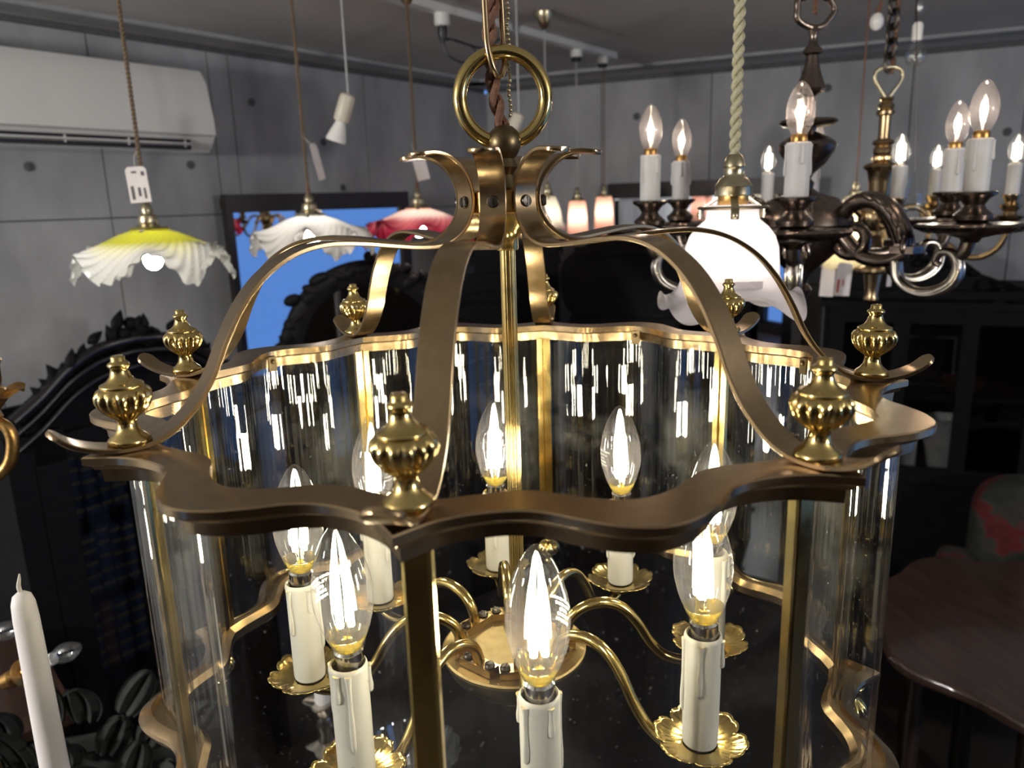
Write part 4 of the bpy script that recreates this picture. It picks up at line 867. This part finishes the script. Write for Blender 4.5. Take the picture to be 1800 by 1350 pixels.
# ------------------------------------------------------------------ black glazed cabinet along the right wall
OFR = .46; RP = CORNER+RN*OFR
def rs(px, py): p = onplane(px, py, RP, RN); return ((p-CORNER).dot(RU), p.z)
xa, za = rs(1452, 500); xb_, zb_ = rs(1800, 540); xb = xb_+.12; ztop = rs(1620, 522)[1]
CW = xb-xa; CC = thing('china_cabinet', 'large black carved cabinet with glazed doors along the right wall', 'cabinet', RM @ Vector(((xa+xb)/2, OFR, 0)))
CC.rotation_euler = (0, 0, math.atan2(RU.y, RU.x)); yR = Vector((-math.sin(CC.rotation_euler.z), math.cos(CC.rotation_euler.z), 0)); sr = 1 if yR.dot(RN) > 0 else -1
CCM = Matrix.Translation(RM @ Vector(((xa+xb)/2, OFR, 0))) @ Matrix.Rotation(CC.rotation_euler.z, 4, 'Z')
def RMv(x, y, z): return (x, y*sr, z)
for x in (-CW/2+.03, CW/2-.03): MB().box(RMv(x, -.19, ztop/2), (.06, .38, ztop)).build('side_panel', BLACKWOOD, CC, smooth=False)
MB().box(RMv(0, -.375, ztop/2), (CW-.12, .02, ztop)).build('back_panel', BLACKWOOD, CC, smooth=False)
MB().box(RMv(0, -.19, .36), (CW-.12, .36, .72)).build('lower_case', BLACKWOOD, CC, smooth=False)
MB().box(RMv(0, -.19, ztop-.02), (CW-.12, .36, .04)).build('top_board', BLACKWOOD, CC, smooth=False)
for z, e in ((ztop+.014, .028), (ztop-.028, .012)): MB().box(RMv(0, -.17, z), (CW+2*e, .38+2*e, .028)).build('cornice', BLACKWOOD, CC, smooth=False)
crest_px = [(1452, 440), (1560, 425), (1640, 430), (1700, 462), (1722, 478), (1735, 490), (1758, 495), (1765, 512), (1782, 520), (1790, 545)]
cp = [rs(*q) for q in crest_px]; cl = [(s-(xa+xb)/2, z) for s, z in cp]
b = MB(); b.prism([(cl[0][0], ztop+.02)]+cl+[(cl[-1][0]+.05, ztop+.02)], .035, Matrix(((1, 0, 0, 0), (0, 0, 1, -.03 if sr > 0 else 0), (0, 1, 0, 0), (0, 0, 0, 1)))); b.build('carved_crest', BLACKWOOD, CC, smooth=False)
rnd = random.Random(4)
for i in range(30):
    x = rnd.uniform(cl[1][0], cl[-2][0]); zz = float(np.interp(x, [q[0] for q in cl], [q[1] for q in cl])); b = MB()
    b.ball(RMv(x, .012, zz-rnd.uniform(.01, .07)), (rnd.uniform(.014, .032), .014, rnd.uniform(.010, .02)), 10, 6); b.build('carved_leaf', BLACKWOOD, CC)
nd = 3
for i in range(nd+1): MB().box(RMv(-CW/2+.05+(CW-.10)*i/nd, .002, (ztop+.72)/2), (.055, .026, ztop-.76)).build('door_stile', BLACKWOOD, CC, smooth=False)
for z in (.76, ztop-.07): MB().box(RMv(0, .001, z), (CW-.12, .024, .06)).build('door_rail', BLACKWOOD, CC, smooth=False)
for i in range(nd): MB().box(RMv(-CW/2+.05+(CW-.10)*(i+.5)/nd, -.010, (ztop+.72)/2), ((CW-.10)/nd-.055, .004, ztop-.80)).build('door_pane', PANEGL, CC, smooth=False)
SHZ = [.735, .735+.34]
MB().box(RMv(0, -.20, SHZ[1]-.012), (CW-.14, .30, .016)).build('shelf', BLACKWOOD, CC, smooth=False)
def vase(label, x, z, prof, m=PORCELAIN, seg=40, fn=None, y=-.14):
    o = MB().lathe(prof, seg, fn).build('vase', m, None, CCM @ Vector(RMv(x, y, z))); return tag(o, label, 'vase')
vx = rs(1662, 830)[0]-(xa+xb)/2
vase('cream double gourd vase with flared ruffled rims in the glazed cabinet', vx, SHZ[0]+.001, [(0, 0), (.045, 0), (.05, .01), (.062, .07), (.068, .11), (.075, .125), (.060, .135), (.050, .15), (.055, .19), (.060, .215), (.072, .228), (.068, .230), (.054, .215), (.045, .15), (0, .14)], fn=lambda r, z, t: r*(1+(.05*math.cos(8*t) if r > .065 else 0)))
vx2 = rs(1600, 820)[0]-(xa+xb)/2
vase('slim pale cylinder vase left of the cream double gourd vase', vx2, SHZ[0]+.001, [(0, 0), (.028, 0), (.030, .02), (.030, .16), (.034, .17), (.028, .168), (0, .02)])
b = tag(MB().lathe([(0, 0), (.05, 0), (.075, .03), (.08, .055), (.076, .056), (.04, .01), (0, .008)], 40).build('bowl', MAROON, None, CCM @ Vector(RMv(vx+.05, -.15, SHZ[1]-.003))), 'dark red bowl on the upper shelf of the glazed cabinet', 'bowl')
pf = thing('photo_frame', 'thin pale picture frame standing inside the glazed cabinet', 'frame', CCM @ Vector(RMv(rs(1645, 620)[0]-(xa+xb)/2, -.22, SHZ[1]-.003)), (0, 0, CC.rotation_euler.z))
for x in (-.09, .09): MB().box((x, 0, .10), (.008, .012, .20)).build('frame_side', GREYWOOD, pf, smooth=False)
for z in (.004, .20): MB().box((0, 0, z), (.188, .012, .008)).build('frame_rail', GREYWOOD, pf, smooth=False)
MB().box((0, .006*sr*-1, .10), (.18, .003, .20)).build('backing', OLDMIRROR, pf, smooth=False)

# ------------------------------------------------------------------ tables
def lobed_table(name, label, c, R, h, m, lob, amp, rz=0, sx=1, sy_=1):
    t = thing(name, label, 'table', (c[0], c[1], 0), (0, 0, rz)); n = 120
    def edge(a, e): q = R*(1+amp*math.cos(lob*a))-e; return (q*math.cos(a)*sx, q*math.sin(a)*sy_)
    b = MB(); rings = []
    for z, e in ((h-.030, .012), (h-.026, .004), (h-.018, 0), (h-.008, 0), (h-.003, .003), (h, .008)):
        rings.append([(*edge(2*PI*i/n, e), z) for i in range(n)])
    b.loft(rings); b.build('table_top', m, t, ang=30)
    for i in range(4):
        a = PI/4+i*PI/2; x, y = .68*R*math.cos(a)*sx, .68*R*math.sin(a)*sy_
        MB().lathe([(0, 0), (.022, 0), (.026, .03), (.018, .10), (.024, h*.45), (.030, h*.6), (.020, h*.7), (.034, h*.85), (.034, h-.03), (0, h-.03)], 20).build('leg', m, t, (x, y, 0))
    MB().box((0, 0, h-.07), (1.1*R*sx, 1.1*R*sy_, .08)).build('apron', m, t, smooth=False)
    return t
TZ = .81
lobed_table('scalloped_table', 'mahogany table with scalloped edge below the lantern on the right', (1.26, 1.06), .40, Z0-.90, MAHOG, 8, .045, .2)
lobed_table('round_table', 'dark round table standing behind the foot of the lantern', (.24, 1.0), .50, TZ, BLACKWOOD, 1, 0, 0)
c = onz(725, 1345, TZ+.06); c.z = TZ+.001
gb = thing('glass_bowl', 'ribbed clear glass bowl on the dark round table', 'bowl', c)
MB().lathe([(0, .004), (.035, .0), (.045, .006), (.070, .05), (.085, .085), (.088, .090), (.085, .091), (.067, .052), (.040, .010), (0, .008)], 96, lambda r, z, t: r*(1+.02*math.cos(18*t))).build('bowl_wall', CUT, gb, ang=80)
c = onz(585, 1415, TZ); c.z = TZ+.001
cs = thing('pewter_candlestick', 'worn pewter candlestick with leafy knops holding a stub of white candle', 'candlestick', c); top = at(540, 1232, (c.y-CAM[1])).z-TZ
k = top/.30
MB().lathe([(r, z*k) for r, z in [(0, 0), (.060, 0), (.062, .008), (.045, .018), (.020, .034), (.014, .07), (.020, .09), (.014, .11), (.012, .14), (.030, .165), (.032, .175), (.014, .190), (.012, .215), (.016, .235), (.011, .255), (.022, .275), (.030, .300), (.027, .302), (0, .290)]], 40, lambda r, z, t: r*(1+(.18*math.cos(4*t) if .024 < r < .05 else 0))).build('stick', SILVERY, cs)
MB().lathe([(0, 0), (.013, 0), (.013, .05), (.008, .054), (0, .054)], 24).build('candle_stub', TAPER, cs, (0, 0, .288*k))

# ------------------------------------------------------------------ taper candle in the left foreground
c = at(35, 1030, .60); TC = thing('taper_candle', 'slim white unlit taper candle with bent wick at the lower left', 'candle', (c.x, c.y, c.z-.30))
MB().lathe([(0, 0), (.0118, 0), (.0118, .10), (.0108, .20), (.0100, .27), (.0092, .284), (.0072, .291), (.003, .2945), (0, .295)], 36).build('wax', TAPER, TC)
MB().tube(cr([(0, 0, .291), (-.0012, 0, .299), (.0004, 0, .306), (.0014, 0, .311)], 5), [.0016, .0018, .0014, .0006], 8).build('wick', STRING, TC)
TS = thing('tall_candlestick', 'tall dark stand holding the slim white taper candle', 'candlestick', (c.x, c.y, 0)); zc_ = c.z-.30
MB().lathe([(0, 0), (.12, 0), (.12, .02), (.04, .05), (.018, .10), (.014, .5), (.024, .55), (.014, .60), (.012, zc_-.06), (.03, zc_-.04), (.03, zc_-.03), (.016, zc_-.02), (.018, zc_), (0, zc_)], 32).build('stand', BRASS_DARK, TS)

# ------------------------------------------------------------------ unlit wall bracket lamps lying on a chest, lower left
chest_c = at(40, 1330, 1.28)
hz = at(120, 1330, 1.25).z-.02
cb = thing('low_chest', 'dark mahogany chest with moulded edge at the lower left', 'chest', (chest_c.x-.42, chest_c.y+.06, 0), (0, 0, .72))
MB().box((0, 0, hz/2-.02), (.72, .40, hz-.04)).build('carcase', MAHOG, cb, smooth=False)
MB().box((0, 0, hz-.02), (.78, .46, .022)).build('chest_top', MAHOG, cb, smooth=False); MB().box((0, 0, hz-.045), (.75, .43, .02)).build('moulding', MAHOG, cb, smooth=False)
for i in range(2): MB().box((-.18+.36*i, -.205, hz*.7), (.30, .016, .18)).build('drawer_front', DARKWOOD, cb, smooth=False)
def lying(label, pa, pb, dep):
    a, b_ = at(*pa, dep), at(*pb, dep); t = thing('unlit_candle_lamp', label, 'lamp', a); M = tilt(a, b_); L = (b_-a).length
    MB().lathe([(0, -.02*L/.13), (.010, -.015), (.012, 0), (.007, .008), (.018, .014), (.019, .017), (.009, .020), (.009, .030), (0, .030)], 24, None, M).build('cup', GILT, t)
    MB().lathe([(0, .028), (.0085, .028), (.0085, L*.60), (0, L*.60)], 24, None, M).build('candle_sleeve', WHITEPL, t)
    q = L*.42; MB().lathe([(r, z+L*.58) for r, z in bulb_parts(q, .0135)], 24, None, M).build('light_bulb', CUT, t)
    MB().tube(cr([tuple(M @ Vector((0, 0, -.012))), tuple(M @ Vector((0, .01, -.04))), tuple(M @ Vector((-.03, .02, -.06))), (-.07, .02, -.10), (-.06, .05, hz-a.z)], 5), .005, 8).build('bracket', GILT, t)
lying('unlit candle lamp with clear bulb pointing right, crossed by the taper candle', (22, 1192), (143, 1134), .95)
lying('unlit candle lamp with clear bulb at the left frame edge', (-75, 1150), (36, 1097), 1.0)
# carved acanthus back rail of a settee, lower left
o = at(105, 1300, .98); SE = thing('carved_settee', 'greyed carved settee back with rows of acanthus leaves at the lower left', 'settee', (o.x, o.y+.10, 0), (0, 0, .25))
zt = o.z
MB().box((-.07, .06, zt*.5-.03), (.50, .05, zt-.18)).build('back_board', GREYWOOD, SE, smooth=False)
MB().box((-.07, -.18, .42), (.50, .46, .12)).build('seat', NAVY, SE, smooth=False)
for x in (-.28, .14):
    for y in (-.38, .05): MB().lathe([(0, 0), (.02, 0), (.03, .2), (.025, .37), (0, .37)], 16).build('leg', GREYWOOD, SE, (x, y, 0))
rnd = random.Random(8)
def leafblade(L, W, curl):
    def fn(u, v):
        a = (u-.5)*2; w_ = W*math.sin(PI*min(1, .12+.88*v)**.8)*(1-.5*v); x = a*w_; z = L*v-curl*L*.30*v**3; y = -curl*L*.55*v*v-.25*abs(a)*w_+.22*w_*math.cos(a*7)
        return (x, y, z)
    b = MB().grid(fn, 13, 12); b2 = MB(); b2.add(b.v, b.f); n = len(b.v); b2.add([(x, y+.008, z-.002) for x, y, z in b.v], [tuple(reversed(f)) for f in b.f])
    return b2
LB = [leafblade(.17, .030, .75).data('acanthus_leaf', GREYWOOD, 60), leafblade(.13, .034, 1.0).data('acanthus_leaf', GREYWOOD, 60)]
for row in range(5):
    for i in range(8):
        x = -.32+.058*i+.03*(row % 2); hgt = .10*math.cos((x-.05)*3.0)
        put('acanthus_leaf', LB[(i+row) % 2], SE, (x, .034-.024*row, zt-.15+hgt*.9-.052*row), (rnd.uniform(-.1, .2), .35+x*2.6+rnd.uniform(-.2, .2), rnd.uniform(-.3, .3)))
MB().tube([(.10+.07*math.cos(t), -.03, zt-.22+.07*math.sin(t)) for t in np.linspace(-.2, PI+.4, 22)], [.014, .018, .012], 10).build('scroll', GREYWOOD, SE)

# ------------------------------------------------------------------ red floral armchair at the right edge
o = at(1840, 1000, 1.75); AR = thing('floral_armchair', 'armchair back in red and dark green floral cloth at the right edge', 'armchair', (o.x+.50, o.y+.52, 0), (0, 0, -.5))
def cushion(c, d, name, m=FLORAL):
    def fn(u, v):
        t, p = 2*PI*u, PI*(v-.5); s = lambda q, e: math.copysign(abs(q)**e, q)
        return (c[0]+d[0]/2*s(math.cos(p), .45)*s(math.cos(t), .45), c[1]+d[1]/2*s(math.cos(p), .45)*s(math.sin(t), .45), c[2]+d[2]/2*s(math.sin(p), .45))
    MB().grid(fn, 40, 20, True).build(name, m, AR, ang=80)
ztop_ = at(1800, 1015, 1.75).z
cushion((0, .10, (ztop_+.42)/2), (.62, .18, ztop_-.42), 'back_cushion'); cushion((0, -.20, .40), (.62, .56, .20), 'seat_cushion')
for x in (-.34, .34): cushion((x, -.15, .46), (.14, .60, .34), 'arm_cushion')
for x in (-.30, .30):
    for y in (-.40, .12): MB().lathe([(0, 0), (.02, 0), (.028, .1), (.028, .32), (0, .32)], 16).build('leg', DARKWOOD, AR, (x, y, 0))
